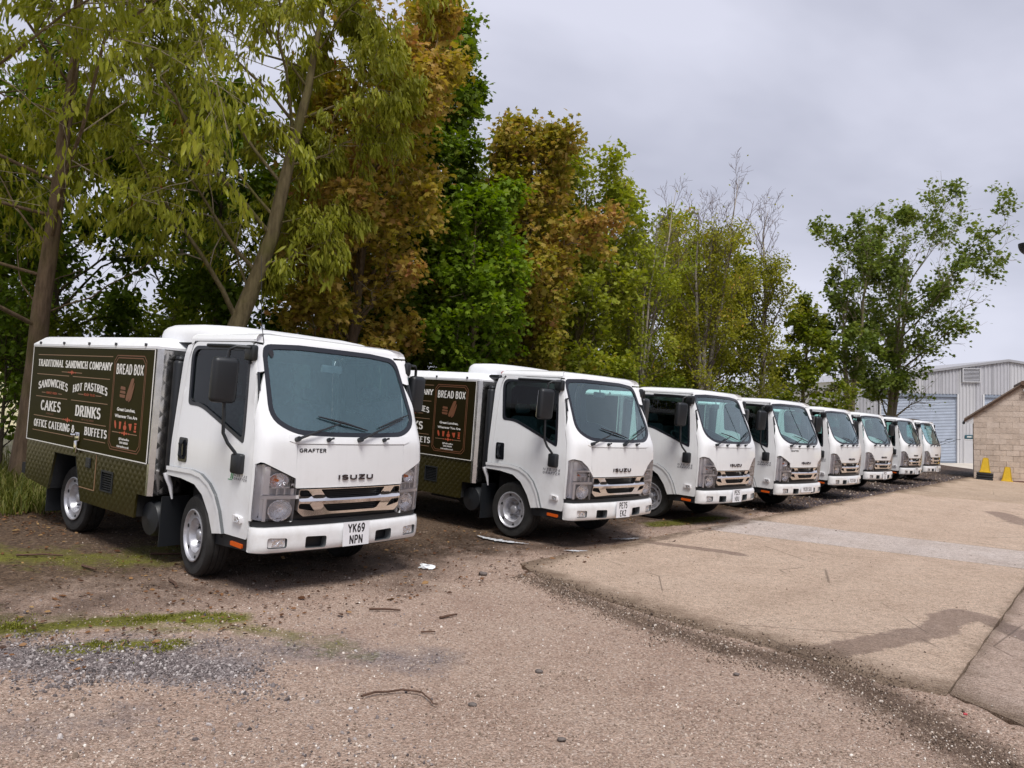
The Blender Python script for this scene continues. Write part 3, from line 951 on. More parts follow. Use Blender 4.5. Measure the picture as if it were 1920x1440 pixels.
def make_truck(name_label, loc, yaw, style='new', plate=('PE75', 'EKZ'), old_decals=False, pod='short', glass='glass_dry', panel='panel_b', wiper_up=False, spoiler=False, steer=0., signs=False):
    root = obj('catering_truck', None, label=name_label, cat='truck', group='white cab catering trucks parked in a row', loc=(loc[0], loc[1], 0), rot=(0, 0, yaw))
    P = lambda name, key, fn, material, parent=root: obj(name, cached(key, fn), parent, material)
    # ---------------- chassis and underside
    def piece(*boxes):
        out = []
        for nm, lo, hi in boxes:
            b = MB(); b.box(lo, hi); out.append((nm, b.mesh(nm)))
        return out
    def chassis():
        L = []
        for s in (-1, 1):
            L.append(('chassis_rail', (s * .36 - .04, -.86, .47), (s * .36 + .04, 3.3, .62)))
            L.append(('fuel_tank', (s * .5 - .16, .95, .30), (s * .5 + .16, 1.75, .56)))
            L.append(('rear_step', (min(s * 1.0, s * .2), 3.42, .50), (max(s * 1.0, s * .2), 3.56, .62)))
            L.append(('inner_arch', (s * .64 - .02, -.415, .40), (s * .64 + .02, .44, .83)))
        L += [('front_axle', (-.78, -.10, .28), (.78, .10, .42)), ('rear_axle', (-.74, 2.32, .27), (.74, 2.52, .43)), ('engine', (-.40, -.41, .42), (.40, .6, .80)), ('front_tray', (-.82, -.90, .335), (.82, -.45, .48)),
              ('rear_crossmember', (-.9, 3.30, .42), (.9, 3.418, .48)), ('cab_floor', (-.88, -.85, .60), (.88, -.47, .66)), ('front_bulkhead', (-.88, -.46, .40), (.88, -.42, .95)), ('cab_underside', (-.88, -.42, .835), (.88, .44, .90))]
        return piece(*L)
    for nm, me in cached('chassis', chassis): obj(nm, me, root, M['black_under'])
    def tank():
        b = MB(); b.lathe_x([(.001, -.16), (.15, -.14), (.165, -.10), (.165, .10), (.15, .14), (.001, .16)], 20, (-.80, .66, .40)); return b.mesh('air_tank', 40)
    P('air_tank', 'tank', tank, M['black'])
    def flap():
        out = []
        for s in (-1, 1):
            for lo, hi in (((s * .80 - .13, .485, .17), (s * .80 + .13, .497, .62)), ((s * .86 - .13, 2.84, .16), (s * .86 + .13, 2.852, .52))):
                b = MB(); b.box(lo, hi); out.append(b.mesh('mud_flap'))
        return out
    multi('mud_flap', 'flap', flap, M['black'], root)
    def horn():
        b = MB(); b.tube([(-.90, .50, .835), (-.895, .49, .80), (-.87, .47, .72), (-.85, .46, .60)], [.03, .028, .022, .008], 10); return b.mesh('filler_neck', 50)
    P('filler_neck', 'horn', horn, M['white_roof'])
    # ---------------- cab
    cab = P('cab', ('cab', style), lambda: mk_cab(style), M['white'])
    P('bonnet_panel', ('hood', style), lambda: wsheet('bonnet_panel', rnd(PF([(-.587, .866), (.587, .866), (.587, 1.2225), (-.587, 1.2225)] if style == 'old' else [(-.555, .866), (.555, .866), (.587, 1.0), (.587, 1.2225), (-.587, 1.2225), (-.587, 1.0)]), .012, 2), (), .0, .02, .07), M['white'])
    P('bonnet_filler', 'hoodback', lambda: wsheet('bonnet_filler', PF([(-.62, .86), (.62, .86), (.62, 1.232), (-.62, 1.232)]), (), -.03, 0, .1), M['black'])
    P('cowl_panel', 'cowl', lambda: wsheet('cowl_panel', PF([(-.60, 1.231), (.60, 1.231), (.662, 1.25), (.662, 1.30), (.25, 1.289), (-.25, 1.289), (-.662, 1.30), (-.662, 1.25)]), (), .005, .012, .06), M['white'])
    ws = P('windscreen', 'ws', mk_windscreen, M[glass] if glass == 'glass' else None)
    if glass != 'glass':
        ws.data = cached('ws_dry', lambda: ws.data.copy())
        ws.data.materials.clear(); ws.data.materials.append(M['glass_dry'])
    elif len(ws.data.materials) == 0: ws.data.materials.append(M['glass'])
    P('windscreen_seal', 'wss', mk_wsseal, M['seal'], ws)
    P('headliner', 'liner', lambda: wsheet('headliner', PF([(-.80, 2.0), (.80, 2.0), (.78, 2.055), (-.78, 2.055)]), (), -.03, 0, .1), M['trim'])
    for sg in (-1, 1):
        door = P('door', ('door', sg), lambda: mk_door(sg), M['white'])
        P('window_seal', ('wseal', sg), lambda: mk_winseal(sg), M['seal'], door)
        P('door_window', ('wgl', sg), lambda: mk_winglass(sg), M['sideglass'], door)
        def handle():
            b = wsheet('tmp', rnd(PS([(.16, .962), (.305, .962), (.315, 1.175), (.175, 1.175)], sg), .025, 3), (), .006, .02, .03)
            return b
        P('door_handle', ('handle', sg), handle, M['gloss_black'], door)
        def lever():
            q = [wpt(uside(y, z, sg), z, o) for y, z, o in ((.235, .99, .012), (.24, 1.02, .028), (.243, 1.12, .028), (.245, 1.15, .012))]
            b = MB(); b.tube(q, .018, 6); return b.mesh('handle_lever', 40)
        P('handle_lever', ('lever', sg), lever, M['black'], door)
        def rep():
            return wsheet('side_repeater', rnd(PS([(-.765, .562), (-.645, .570), (-.645, .626), (-.765, .618)], sg), .014, 3), (), .022, .022, .03)
        P('side_repeater', ('rep', sg), rep, M['lampgrey'], door)
        def replens():
            return wsheet('repeater_lens', rnd(PS([(-.755, .568), (-.69, .575), (-.69, .619), (-.755, .612)], sg), .012, 3), (), .026, .004, .03)
        P('repeater_lens', ('repl', sg), replens, M['reflector'], door)
        fl = P('arch_flare', ('flare', sg), lambda: mk_flare(sg), M['white'])
        P('flare_ridge', ('flarer', sg), lambda: mk_flare_ridge(sg), M['white'], fl)
        def skirt():
            return wsheet('sill_skirt', PS([(-.862, .352), (-.36, .335), (-.345, .436), (-.862, .436)], sg), (), -.02, .12, .08)
        sk = P('sill_skirt', ('skirt', sg), skirt, M['black'])
        def mark():
            return wsheet('marker_lamp', rnd(PS([(-.765, .362), (-.60, .368), (-.60, .402), (-.765, .396)], sg), .008, 2), (), -.004, .03, .05)
        P('marker_lamp', ('mark', sg), mark, M['orange'], sk)
        def liner():
            b = MB()
            ys = [(.46, .83), (.2, .80), (-.02, .77), (-.16, .70), (-.27, .57), (-.34, .42)]
            vs = [(sg * x, y, z) for x in (.60, .89) for y, z in ys]; n = len(ys)
            b.add(vs, [(i, i + 1, n + i + 1, n + i) for i in range(n - 1)])
            return b.mesh('arch_liner', 40)
        P('arch_liner', ('aliner', sg), liner, M['black_under'])
        def vent():
            return wsheet('pillar_vent', PF([(sg * .862, 1.64), (sg * .838, 1.64), (sg * .826, 1.79), (sg * .848, 1.79)][::(1 if sg < 0 else -1)]), (), .008, .01, .05)
        P('pillar_vent', ('vent', sg), vent, M['black'])
        # mirror on its arms
        def mir():
            b = MB()
            mt = Matrix.Translation((sg * 1.065, -.60, 1.705)) @ Matrix.Rotation(sg * R(12), 4, 'Z') @ Matrix.Rotation(R(3), 4, 'X')
            b.box((-.105, -.05, -.185), (.105, .05, .185), .042, 4, mtx=mt)
            return b.mesh('mirror', 50)
        mi = P('mirror', ('mirror', sg), mir, M['black'])
        def mglass():
            b = MB()
            mt = Matrix.Translation((sg * 1.065, -.60, 1.705)) @ Matrix.Rotation(sg * R(12), 4, 'Z') @ Matrix.Rotation(R(3), 4, 'X')
            b.box((-.085, .051, -.16), (.085, .054, .16), mtx=mt); return b.mesh('mirror_glass')
        P('mirror_glass', ('mglass', sg), mglass, M['chrome'], mi)
        X = lambda x, sg=sg: sg * x
        def arm():
            a = MB(); a.tube([(X(.93), -.665, 1.085), (X(.955), -.66, 1.13), (X(1.0), -.62, 1.20), (X(1.035), -.60, 1.28), (X(1.045), -.595, 1.55)], .014, 8)
            c = MB(); c.tube([(X(1.045), -.60, 1.86), (X(1.04), -.605, 1.955), (X(1.0), -.63, 1.985), (X(.90), -.67, 1.985), (X(.85), -.66, 1.98)], .014, 8)
            return [a.mesh('mirror_arm', 45), c.mesh('mirror_arm', 45)]
        multi('mirror_arm', ('marm', sg), arm, M['black'], mi)
        def brk():
            a = MB(); a.box((X(.925) - .035, -.735, .955), (X(.925) + .035, -.60, 1.12), .022)
            c = MB(); c.box((X(.86) - .03, -.70, 1.88), (X(.86) + .03, -.57, 2.01), .02)
            return [a.mesh('mirror_bracket', 45), c.mesh('mirror_bracket', 45)]
        multi('mirror_bracket', ('mbrk', sg), brk, M['black'], mi)
        def visor():
            b = MB()
            pts = [wpt(uside(y, z, sg), z, .014) for y, z in ((.05, 2.002), (-.30, 2.0), (-.55, 1.99), (-.61, 1.95), (-.635, 1.85))]
            b.tube(pts, [.016, .016, .018, .02, .012], 6); return b.mesh('rain_deflector', 45)
        P('rain_deflector', ('visor', sg), visor, M['black'])
        # door lettering
        if sg < 0:
            yl, yr, zz, hh = (-.600, -.785, .928, .021) if old_decals and steer else (-.500, -.765, .905, .032)
            for s, z in (('N35.125', zz), ('GRAFTER', zz - hh * 1.3)):
                def dec():
                    V, F = text_shape(s, hh, yl - yr, tv=.17, th=.17, gap=.3, serif=False, slant=.25)
                    u = np.array([uside(yl - x, z + y, sg) for x, y in V])
                    me = bpy.data.meshes.new('lettering'); me.from_pydata([tuple(p) for p in wpt(u, V[:, 1] + z, .0025)], [], F); return me
                P('lettering', ('dec', s, yl), dec, M['decal_grey'], door)
            if old_decals and steer:
                def arrow():
                    b = MB()
                    for y0 in (-.548, -.572):
                        q = [(y0, .905), (y0 - .014, .905), (y0 - .022, .962), (y0 - .010, .962)]
                        b.add([tuple(wpt(uside(y, z, sg), z, .0025)) for y, z in q], [(0, 1, 2, 3)])
                    q = [(-.515, .894), (-.578, .894), (-.578, .90), (-.515, .90)]
                    b.add([tuple(wpt(uside(y, z, sg), z, .0025)) for y, z in q], [(0, 1, 2, 3)])
                    return b.mesh('green_mark')
                P('green_mark', 'arrow', arrow, M['green'], door)
    # ---------------- front
    for sg in (-1, 1):
        ms = cached(('hl', sg, style), lambda: mk_headlight(sg, style))
        hl = obj('headlight', ms[0], root, M['lampgrey'])
        for me in ms[1]: obj('lamp_reflector', me, hl, M['reflector'])
        obj('lamp_lens', ms[2], hl, M['lens'])
        for me, mt in zip(ms[3], (M['lens'], M['amber'])): obj('lamp_bulb', me, hl, mt)
    gr = P('grille', 'grille', grille_mesh_, M['chrome'])
    P('grille_mesh', 'grilleb', grille_back, M['black'], gr)
    P('valance', 'valance', lambda: wsheet('valance', PF([(-.86, .33), (.86, .33), (.86, .60), (.5, .64), (-.5, .64), (-.86, .60)]), (), -.045, 0, .1), M['black'])
    def vstrip():
        e = abs(uside(-.845, .57, 1))
        return wsheet('front_strip', [(-e, .556), (e, .556), (e, .598), (-e, .598)], (), -.015, .05, .08)
    P('front_strip', 'vstrip', vstrip, M['black'])
    bu = P('bumper', 'bumper', mk_bumper, M['white'])
    for sg in (-1, 1):
        def foglens():
            return wsheet('fog_lamp', rnd(PF([(sg * .79, .393), (sg * .64, .391), (sg * .64, .462), (sg * .79, .468)][::(1 if sg < 0 else -1)]), .014, 3), (), .012, .02, .03)
        def fogref():
            return wsheet('fog_reflector', PF([(sg * .755, .40), (sg * .655, .40), (sg * .655, .455), (sg * .755, .458)][::(1 if sg < 0 else -1)]), (), .0155, .002, .03)
        fo = P('fog_lamp', ('fog', sg), foglens, M['lampgrey'], bu)
        P('fog_reflector', ('fogr', sg), fogref, M['reflector'], bu)
    def badge():
        V, F = text_shape('ISUZU', .046, .385, tv=.27, th=.25, gap=.20, serif=False)
        V = V - np.array([V[:, 0].max() / 2 - .006, -.926])
        u = np.array([ufront(x if abs(x) > 1e-4 else 1e-4, z) for x, z in V])
        b = MB(); a = [tuple(p) for p in wpt(u, V[:, 1], .010)]
        b.add(a, F)
        me = bpy.data.meshes.new('badge_lettering')
        ed = {}
        for f in F:
            for i in range(len(f)):
                e = (f[i], f[(i + 1) % len(f)])
                if (e[1], e[0]) in ed: ed.pop((e[1], e[0]))
                else: ed[e] = 1
        k = len(a); a2 = a + [tuple(p) for p in wpt(u, V[:, 1], .001)]
        me.from_pydata(a2, [], list(F) + [(e[0], e[1], e[1] + k, e[0] + k) for e in ed])
        return me
    P('badge_lettering', 'badge', badge, M['badge'])
    if old_decals:
        def graf():
            V, F = text_shape('GRAFTER', .034, .25, tv=.24, th=.2, gap=.16, serif=False)
            u = np.array([ufront(-.57 + x, 1.158 + z) for x, z in V])
            me = bpy.data.meshes.new('lettering'); me.from_pydata([tuple(p) for p in wpt(u, V[:, 1] + 1.158, .0025)], [], F); return me
        P('lettering', 'graf', graf, M['decal'])
    # number plate
    pm = Matrix.Translation((.022, -1.092, 0)) @ Matrix.Rotation(R(-2), 4, 'X')
    if len(plate) == 2:
        def pl():
            b = MB(); b.box((-.1425, -.003, .362), (.1425, .004, .565), .0, mtx=pm); return b.mesh('number_plate')
        pp = P('number_plate', 'plate2', pl, M['plate'])
        for s, z in ((plate[0], .472), (plate[1], .374)):
            obj('lettering', plate_letters(s, 0, z, .079, .011, pm), pp, M['decal'])
    else:
        pm = Matrix.Translation((.03, -1.092, 0)) @ Matrix.Rotation(R(-2), 4, 'X')
        def pl():
            b = MB(); b.box((-.26, -.003, .398), (.26, .004, .509), .0, mtx=pm); return b.mesh('number_plate')
        pp = P('number_plate', 'plate1', pl, M['plate'])
        obj('lettering', plate_letters(plate[0], 0, .414, .079, .011, pm), pp, M['decal'])
    # wipers and nozzles
    for k, (pv, el, b0, b1) in enumerate((((-.60, 1.262), (-.175, 1.385), (-.36, 1.45), (.135, 1.345)), ((.02, 1.265), (.60, 1.445), (.28, 1.372), (.74, 1.50)))):
        def wip():
            b = MB()
            q = lambda x, z, o: tuple(wpt(ufront(x, z), z, o))
            if wiper_up:
                a0 = Vector(q(*pv, .03)); a1 = a0 + Vector((.10 + .25 * k, -.50, .26))
                b.tube([a0, a1], [.011, .006], 6)
            else:
                b.tube([q(*pv, .035), q((pv[0] * .6 + el[0] * .4), pv[1] * .6 + el[1] * .4, .05), q(*el, .045)], [.013, .009, .006], 6)
            return b.mesh('wiper', 40)
        def blade():
            b = MB()
            q = lambda x, z, o: tuple(wpt(ufront(x, z), z, o))
            if wiper_up:
                a0 = Vector(q(*pv, .03)); a1 = a0 + Vector((.10 + .25 * k, -.50, .26)); d = Vector((.28, -.05, .10))
                b.tube([a1 - d * .2 + Vector((0, -.15, .05)), a1 + d * .2 + Vector((0, .12, -.03))], .009, 5)
            else:
                b.tube([q(*b0, .012), q((b0[0] + b1[0]) / 2, (b0[1] + b1[1]) / 2, .024), q(*b1, .012)], [.006, .011, .006], 5)
            return b.mesh('wiper_blade', 40)
        wi = P('wiper', ('wip', k, wiper_up), wip, M['black'])
        P('wiper_blade', ('wblade', k, wiper_up), blade, M['black'], wi)
        def piv():
            b = MB(); p = Vector(wpt(ufront(*pv), pv[1], .0)); n_ = Vector(wnormal(ufront(*pv), pv[1]))
            b.tube([p, p + n_ * .05], .021, 10); return b.mesh('wiper_pivot', 40)
        P('wiper_pivot', ('piv', k), piv, M['black'], wi)
        def noz():
            x, z = ((-.305, 1.262), (.315, 1.266))[k]
            b = MB(); p = Vector(wpt(ufront(x, z), z, .0)); n_ = Vector(wnormal(ufront(x, z), z))
            b.tube([p, p + n_ * .03], .018, 10); b.tube([p + n_ * .025, p + n_ * .03 + Vector((.045, 0, .012))], .009, 6); return b.mesh('washer_nozzle', 40)
        P('washer_nozzle', ('noz', k), noz, M['black'])
    # ---------------- inside the cab
    for k, x in enumerate((-.46, .46)):
        obj('seat', cached('seat', mk_seat), root, M['seat'], loc=(x, -.02, 0))
    def dash():
        b = MB(); vs = []
        prof = [(-.42, .90), (-.42, 1.12), (-.50, 1.19), (-.68, 1.215), (-.86, 1.21), (-.86, .90)]
        b.prism(prof, -.80, .80, lambda p, q, d: (d, p, q))
        b.box((-.70, -.50, 1.185), (-.24, -.40, 1.27), .03)
        return b.mesh('dashboard', 40)
    P('dashboard', 'dash', dash, M['dash'])
    def wheel():
        b = MB(); n = 26
        mt = Matrix.Translation((-.46, -.28, 1.30)) @ Matrix.Rotation(R(38), 4, 'X')
        pts = [mt @ Vector((.205 * math.cos(2 * math.pi * k / n), .205 * math.sin(2 * math.pi * k / n), 0)) for k in range(n + 1)]
        b.tube(pts, .015, 6, False)
        for a in (200, 340, 270): b.tube([mt @ Vector((0, 0, -.03)), mt @ Vector((.2 * math.cos(R(a)), .2 * math.sin(R(a)), 0))], .014, 5)
        b.tube([mt @ Vector((0, 0, .0)), mt @ Vector((0, 0, -.25))], [.05, .03], 8)
        return b.mesh('steering_wheel', 50)
    P('steering_wheel', 'swheel', wheel, M['trim'])
    def rvm():
        b = MB(); b.box((-.13, -.62, 1.84), (.10, -.60, 1.91), .01); b.tube([(0, -.61, 1.9), (0, -.60, 2.0)], .008, 5); return b.mesh('rear_view_mirror', 40)
    P('rear_view_mirror', 'rvm', rvm, M['lampgrey'])
    def rg():
        b = MB(); b.box((-.555, .428, 1.495), (.555, .431, 1.935)); return b.mesh('rear_window')
    P('rear_window', 'rg', rg, M['sideglass'])
    if old_decals and steer:
        def stick():
            P_ = rnd([(-.70, 1.985), (-.655, 1.985), (-.655, 1.945), (-.678, 1.915), (-.70, 1.945)], .008, 2)
            V, F, L = tri_patch(PF(P_), (), .03)
            me = bpy.data.meshes.new('shield_sticker'); me.from_pydata([tuple(p) for p in wpt(V[:, 0], V[:, 1], .002)], [], F); return me
        obj('shield_sticker', cached('stick', stick), ws, M['decal'])
        def aer():
            b = MB(); p = Vector(wpt(uside(-.66, 2.04, -1), 2.04, 0)); b.tube([p, p + Vector((.0, .06, .18)), p + Vector((.02, .17, .75))], [.004, .003, .0015], 5); return b.mesh('aerial')
        P('aerial', 'aer', aer, M['black'])
    # ---------------- wheels
    for sg in (-1, 1):
        for y, x, st in ((0, .875, steer), (2.42, .882, 0)):
            w = obj('wheel', None, root, loc=(sg * x, y, .348), rot=(0, 0, st))
            obj('tyre', cached(('tyre', sg), lambda: mk_tyre(sg)), w, M['rubber'])
            obj('rim', cached(('rim', sg), lambda: mk_rim(sg)), w, M['steel'])
            obj('hand_hole', cached(('rimh', sg), lambda: mk_rimholes(sg)), w, M['black_under'], kind='stuff')
            obj('wheel_nuts', cached(('nuts', sg), lambda: mk_nuts(sg)), w, M['nut'], kind='stuff')
    # ---------------- catering body
    def core():
        L = [('catering_body', (-1.0, .60, .87), (1.0, 3.39, 1.94)), ('body_floor', (-.62, .62, .5), (.62, 3.30, .868))]
        for s in (-1, 1): L += [('side_locker', (s * .81 - .19, .80, .40), (s * .81 + .19, 1.90, .868)), ('rear_locker', (s * .81 - .19, 2.80, .48), (s * .81 + .19, 3.38, .868))]
        return piece(*L)
    for nm, me in cached('core', core): obj(nm, me, root, M['black_under'])
    def rear():
        b = MB(); b.box((-1.0, 3.39, .48), (1.0, 3.41, 1.94)); return b.mesh('rear_panel')
    P('rear_panel', 'rearp', rear, M['inox'])
    def bulk():
        b = MB(); b.box((-.975, .578, .62), (.975, .60, 1.94)); return b.mesh('bulkhead')
    P('bulkhead', 'bulk', bulk, M['inox'])
    for sg in (-1, 1):
        sp_ = P('side_panel', ('spanel', sg, panel), lambda: quad_panel('side_panel', [(.625, .908), (3.405, .908), (3.405, 1.935), (.625, 1.935)], XT, .02, sg), M[panel])
        def edge():
            a, c, d, e = .625, 3.405, .908, 1.935; out = []
            for lo, hi in (((a - .006, d - .008), (c + .006, d)), ((a - .008, d), (a, e)), ((c, d), (c + .008, e)), ((a - .006, e), (c + .006, e + .006))):
                xs = sorted((sg * (XT - .001), sg * (XT + .004))); b = MB(); b.box((xs[0], lo[0], lo[1]), (xs[1], hi[0], hi[1])); out.append(b.mesh('panel_edging'))
            return out
        multi('panel_edging', ('edge', sg), edge, M['ink_white'], sp_)
        if sg < 0 and signs:
            sign_parts(sp_)
        low = [(.60, .905), (.60, .615), (.775, .612), (.79, .56), (.80, .392), (1.94, .392), (2.127, .822), (2.628, .816), (2.745, .418), (3.36, .472), (3.395, .50), (3.405, .905)]
        lp = P('lower_panel', ('lpanel', sg), lambda: quad_panel('lower_panel', low, 1.022, .02, sg, [[(1.27, .562), (1.27, .742), (1.505, .745), (1.505, .558)]]), M['quilt'])
        def grill():
            b = MB()
            x0, x1 = sorted((sg * .985, sg * 1.0)); b.box((x0, 1.27, .56), (x1, 1.505, .745))
            for z in np.arange(.575, .735, .022):
                xs = sorted((sg * 1.0, sg * 1.018)); b.box((xs[0], 1.285, z), (xs[1], 1.49, z + .010))
            for lo, hi in (((1.262, .552), (1.513, .565)), ((1.262, .738), (1.513, .753)), ((1.262, .565), (1.278, .738)), ((1.497, .565), (1.513, .738))):
                xs = sorted((sg * 1.01, sg * 1.030)); b.box((xs[0], lo[0], lo[1]), (xs[1], hi[0], hi[1]))
            return b.mesh('vent_grille')
        P('vent_grille', ('vgr', sg), grill, M['black'], lp)
        def hatch():
            out = []
            for lo, hi in (((1.643, .53), (1.650, .885)), ((1.650, .528), (1.985, .535))):
                xs = sorted((sg * 1.020, sg * 1.027)); b = MB(); b.box((xs[0], lo[0], lo[1]), (xs[1], hi[0], hi[1])); out.append(b.mesh('hatch_edge'))
            return out
        multi('hatch_edge', ('hatch', sg), hatch, M['ink_tan'], lp)
        def socket():
            b = MB(); xs = sorted((sg * 1.020, sg * 1.036)); b.box((xs[0], 1.76, .74), (xs[1], 1.86, .84), .006); return b.mesh('socket_cover')
        P('socket_cover', ('sock', sg), socket, M['black'], lp)
        def arch():
            b = MB()
            pts = [(1.94, .40), (2.127, .826), (2.628, .82), (2.745, .42)]
            for (a, c), (d, e) in zip(pts, pts[1:]):
                b.add([(sg * 1.026, a, c), (sg * 1.026, d, e), (sg * .60, d, e), (sg * .60, a, c)], [(0, 1, 2, 3)])
            b.add([(sg * .61, y, z) for y, z in pts], [(0, 1, 2, 3)])
            return b.mesh('wheel_box')
        P('wheel_box', ('wbox', sg), arch, M['black'], lp)
        def strip():
            b = MB(); X = lambda x: sg * x
            b.add([(X(1.024), .622, .617), (X(1.024), .622, 1.946), (X(1.024), .585, 1.946), (X(1.024), .585, .617), (X(.985), .552, .617), (X(.985), .552, 1.946)], [(0, 1, 2, 3), (3, 2, 5, 4)])
            return b.mesh('corner_trim')
        P('corner_trim', ('strip', sg), strip, M['inox_plain'])
    def latch():
        b = MB()
        b.box((-1.052, 2.03, .985), (-1.03, 2.12, 1.075), .008)
        b.tube([(-1.062, 2.105, 1.045), (-1.085, 2.10, 1.05), (-1.09, 2.07, 1.045), (-1.07, 2.035, 1.05)], .017, 8)
        b.box((-1.066, 2.045, .865), (-1.034, 2.095, .99), .008)
        return b.mesh('latch', 40)
    P('latch', 'latch', latch, M['chrome'])
    def roofc():
        b = MB()
        a = [(-1.034, .565), (1.034, .565), (1.034, 3.425), (-1.034, 3.425)]
        R0 = [(x, y, 1.946) for x, y in a]; R1 = [(x, y, 1.968) for x, y in a]
        c = [(-.965, .70), (.965, .70), (.965, 3.30), (-.965, 3.30)]
        R2 = [(x * .998, y, 2.045) for x, y in c]; R3 = [(x * .97, .06 + y * .97, 2.056) for x, y in c]
        vs = R0 + R1 + R2 + R3
        fs = [(3, 2, 1, 0)] + [(k * 4 + i, k * 4 + (i + 1) % 4, k * 4 + 4 + (i + 1) % 4, k * 4 + 4 + i) for k in range(3) for i in range(4)] + [(12, 13, 14, 15)]
        b.add(vs, fs); return b.mesh('roof_cover', 25)
    rc = P('roof_cover', 'roofc', roofc, M['white_roof'])
    for y in (.80, 1.40, 1.99, 2.60, 3.22):
        def clip():
            b = MB(); b.box((-.008, -.010, -.006), (.012, .010, .022), .003); return b.mesh('roof_clip')
        obj('roof_clip', cached('clip', clip), rc, M['clip'], loc=(-1.04, y, 1.972))
    def snork():
        b = MB(); b.box((-.90, .462, .78), (-.70, .565, 1.86), .035, 3); b.box((-.885, .47, 1.84), (-.72, .56, 1.90), .03, 3); return b.mesh('air_intake', 45)
    P('air_intake', 'snork', snork, M['black'])
    def podm(y0, y1, ym, hw, zt):
        b = MB(); n = 28
        vs, fs = [], []
        prof = [(1.0, 1.0, 2.03), (1.0, .995, 2.10), (.985, .985, 2.145), (.95, .965, 2.175), (.88, .92, zt - .012), (.7, .72, zt), (.3, .3, zt + .004)]
        cy, hy = (y0 + y1) / 2, (y1 - y0) / 2
        for kx, ky, z in prof:
            for k in range(n):
                w = 2 * math.pi * k / n
                cx, sy = math.cos(w), math.sin(w)
                e = .34
                x = math.copysign(abs(cx) ** e, cx) * hw * kx; y = math.copysign(abs(sy) ** e, sy) * hy * ky
                zz = z
                if y < 0 and z > 2.05: zz = 2.06 + (z - 2.06) * (1 - .55 * max(0, -y / hy) ** 2)
                vs.append((x, cy + y, zz))
        for i in range(len(prof) - 1):
            for k in range(n):
                fs.append((i * n + k, i * n + (k + 1) % n, (i + 1) * n + (k + 1) % n, (i + 1) * n + k))
        fs.append(tuple((len(prof) - 1) * n + k for k in range(n)))
        b.add(vs, fs); return b.mesh('roof_pod', 45)
    if pod == 'long':
        P('roof_pod', 'pod_long', lambda: podm(-.42, 1.24, .4, .80, 2.215), M['white_roof'])
    elif pod == 'short':
        po = P('roof_pod', 'pod_short', lambda: podm(.40, 1.36, .9, .60, 2.215), M['white_roof'])
        def emb():
            b = MB(); n = 16
            for r0, r1 in ((.028, .042), (0.0, .012)):
                vs = [(-.604, .54 + r * 1.5 * math.cos(2 * math.pi * k / n), 2.085 + r * .62 * math.sin(2 * math.pi * k / n)) for r in (r0, r1) for k in range(n)]
                b.add(vs, [(k, (k + 1) % n, n + (k + 1) % n, n + k) for k in range(n)])
            return b.mesh('emblem')
        P('emblem', 'emb', emb, M['red_badge'], po)
        def scoop():
            b = MB(); b.box((-.78, .455, 1.965), (-.62, .68, 2.05), .035, 3, Matrix.Rotation(R(0), 4, 'X')); return b.mesh('intake_scoop', 45)
        P('intake_scoop', 'scoop', scoop, M['gloss_black'])
    if spoiler:
        def spl():
            b = MB(); b.prism([(.52, 2.04), (.10, 2.15), (-.25, 2.175), (-.25, 2.155), (.10, 2.12), (.52, 2.03)], -.70, .70, lambda p, q, d: (d, p, q)); return b.mesh('roof_deflector', 30)
        P('roof_deflector', 'spl', spl, M['gloss_black'])
    return root

TRUCKS = [
 ((-2.1035, 7.5640), 50.85, dict(style='old', plate=('YK69', 'NPN'), old_decals=True, pod='long', glass='glass', panel='panel', steer=R(-10), signs=True), 'front olive signed white truck with faintly streaked windscreen and black plate letters YK69 NPN'),
 ((.6963, 10.6618), 47.37, dict(plate=('PE75', 'EKZ'), signs=True), 'white catering truck plated PE75 EKZ beside the puddle, bread box sign partly hidden'),
 ((2.9483, 13.5159), 46.96, dict(plate=('PE25', 'HDU'), pod='none', steer=R(5)), 'white truck with the two line plate PE25 HDU beside the mossy slab corner'),
 ((5.0216, 15.9686), 44.98, dict(style='old', plate=('YK20 SUU',), old_decals=True, pod='none', glass='glass_dry'), 'white truck with sloping older headlights and long one line plate, between newer ones'),
 ((7.3779, 19.4142), 47.04, dict(plate=('FE22 UUA',), pod='none'), 'white truck with curved headlights and a long one line plate'),
 ((9.5677, 22.3864), 44.56, dict(plate=('PE23', 'EJZ'), pod='none', steer=R(-6)), 'white truck third from the far end of the row, short two line plate'),
 ((12.3938, 26.1975), 45.23, dict(plate=('PE23', 'EJX'), pod='none', spoiler=True), 'last but one white truck with a dark deflector strip on its roof'),
 ((14.4526, 28.7985), 47.05, dict(plate=('PE23', 'EJV'), pod='none', spoiler=True, wiper_up=True), 'farthest white truck with its wipers folded out before the roller shutter'),
]
for loc_, yaw_, kw_, lab_ in TRUCKS:
    make_truck(lab_, loc_, R(yaw_), **kw_)
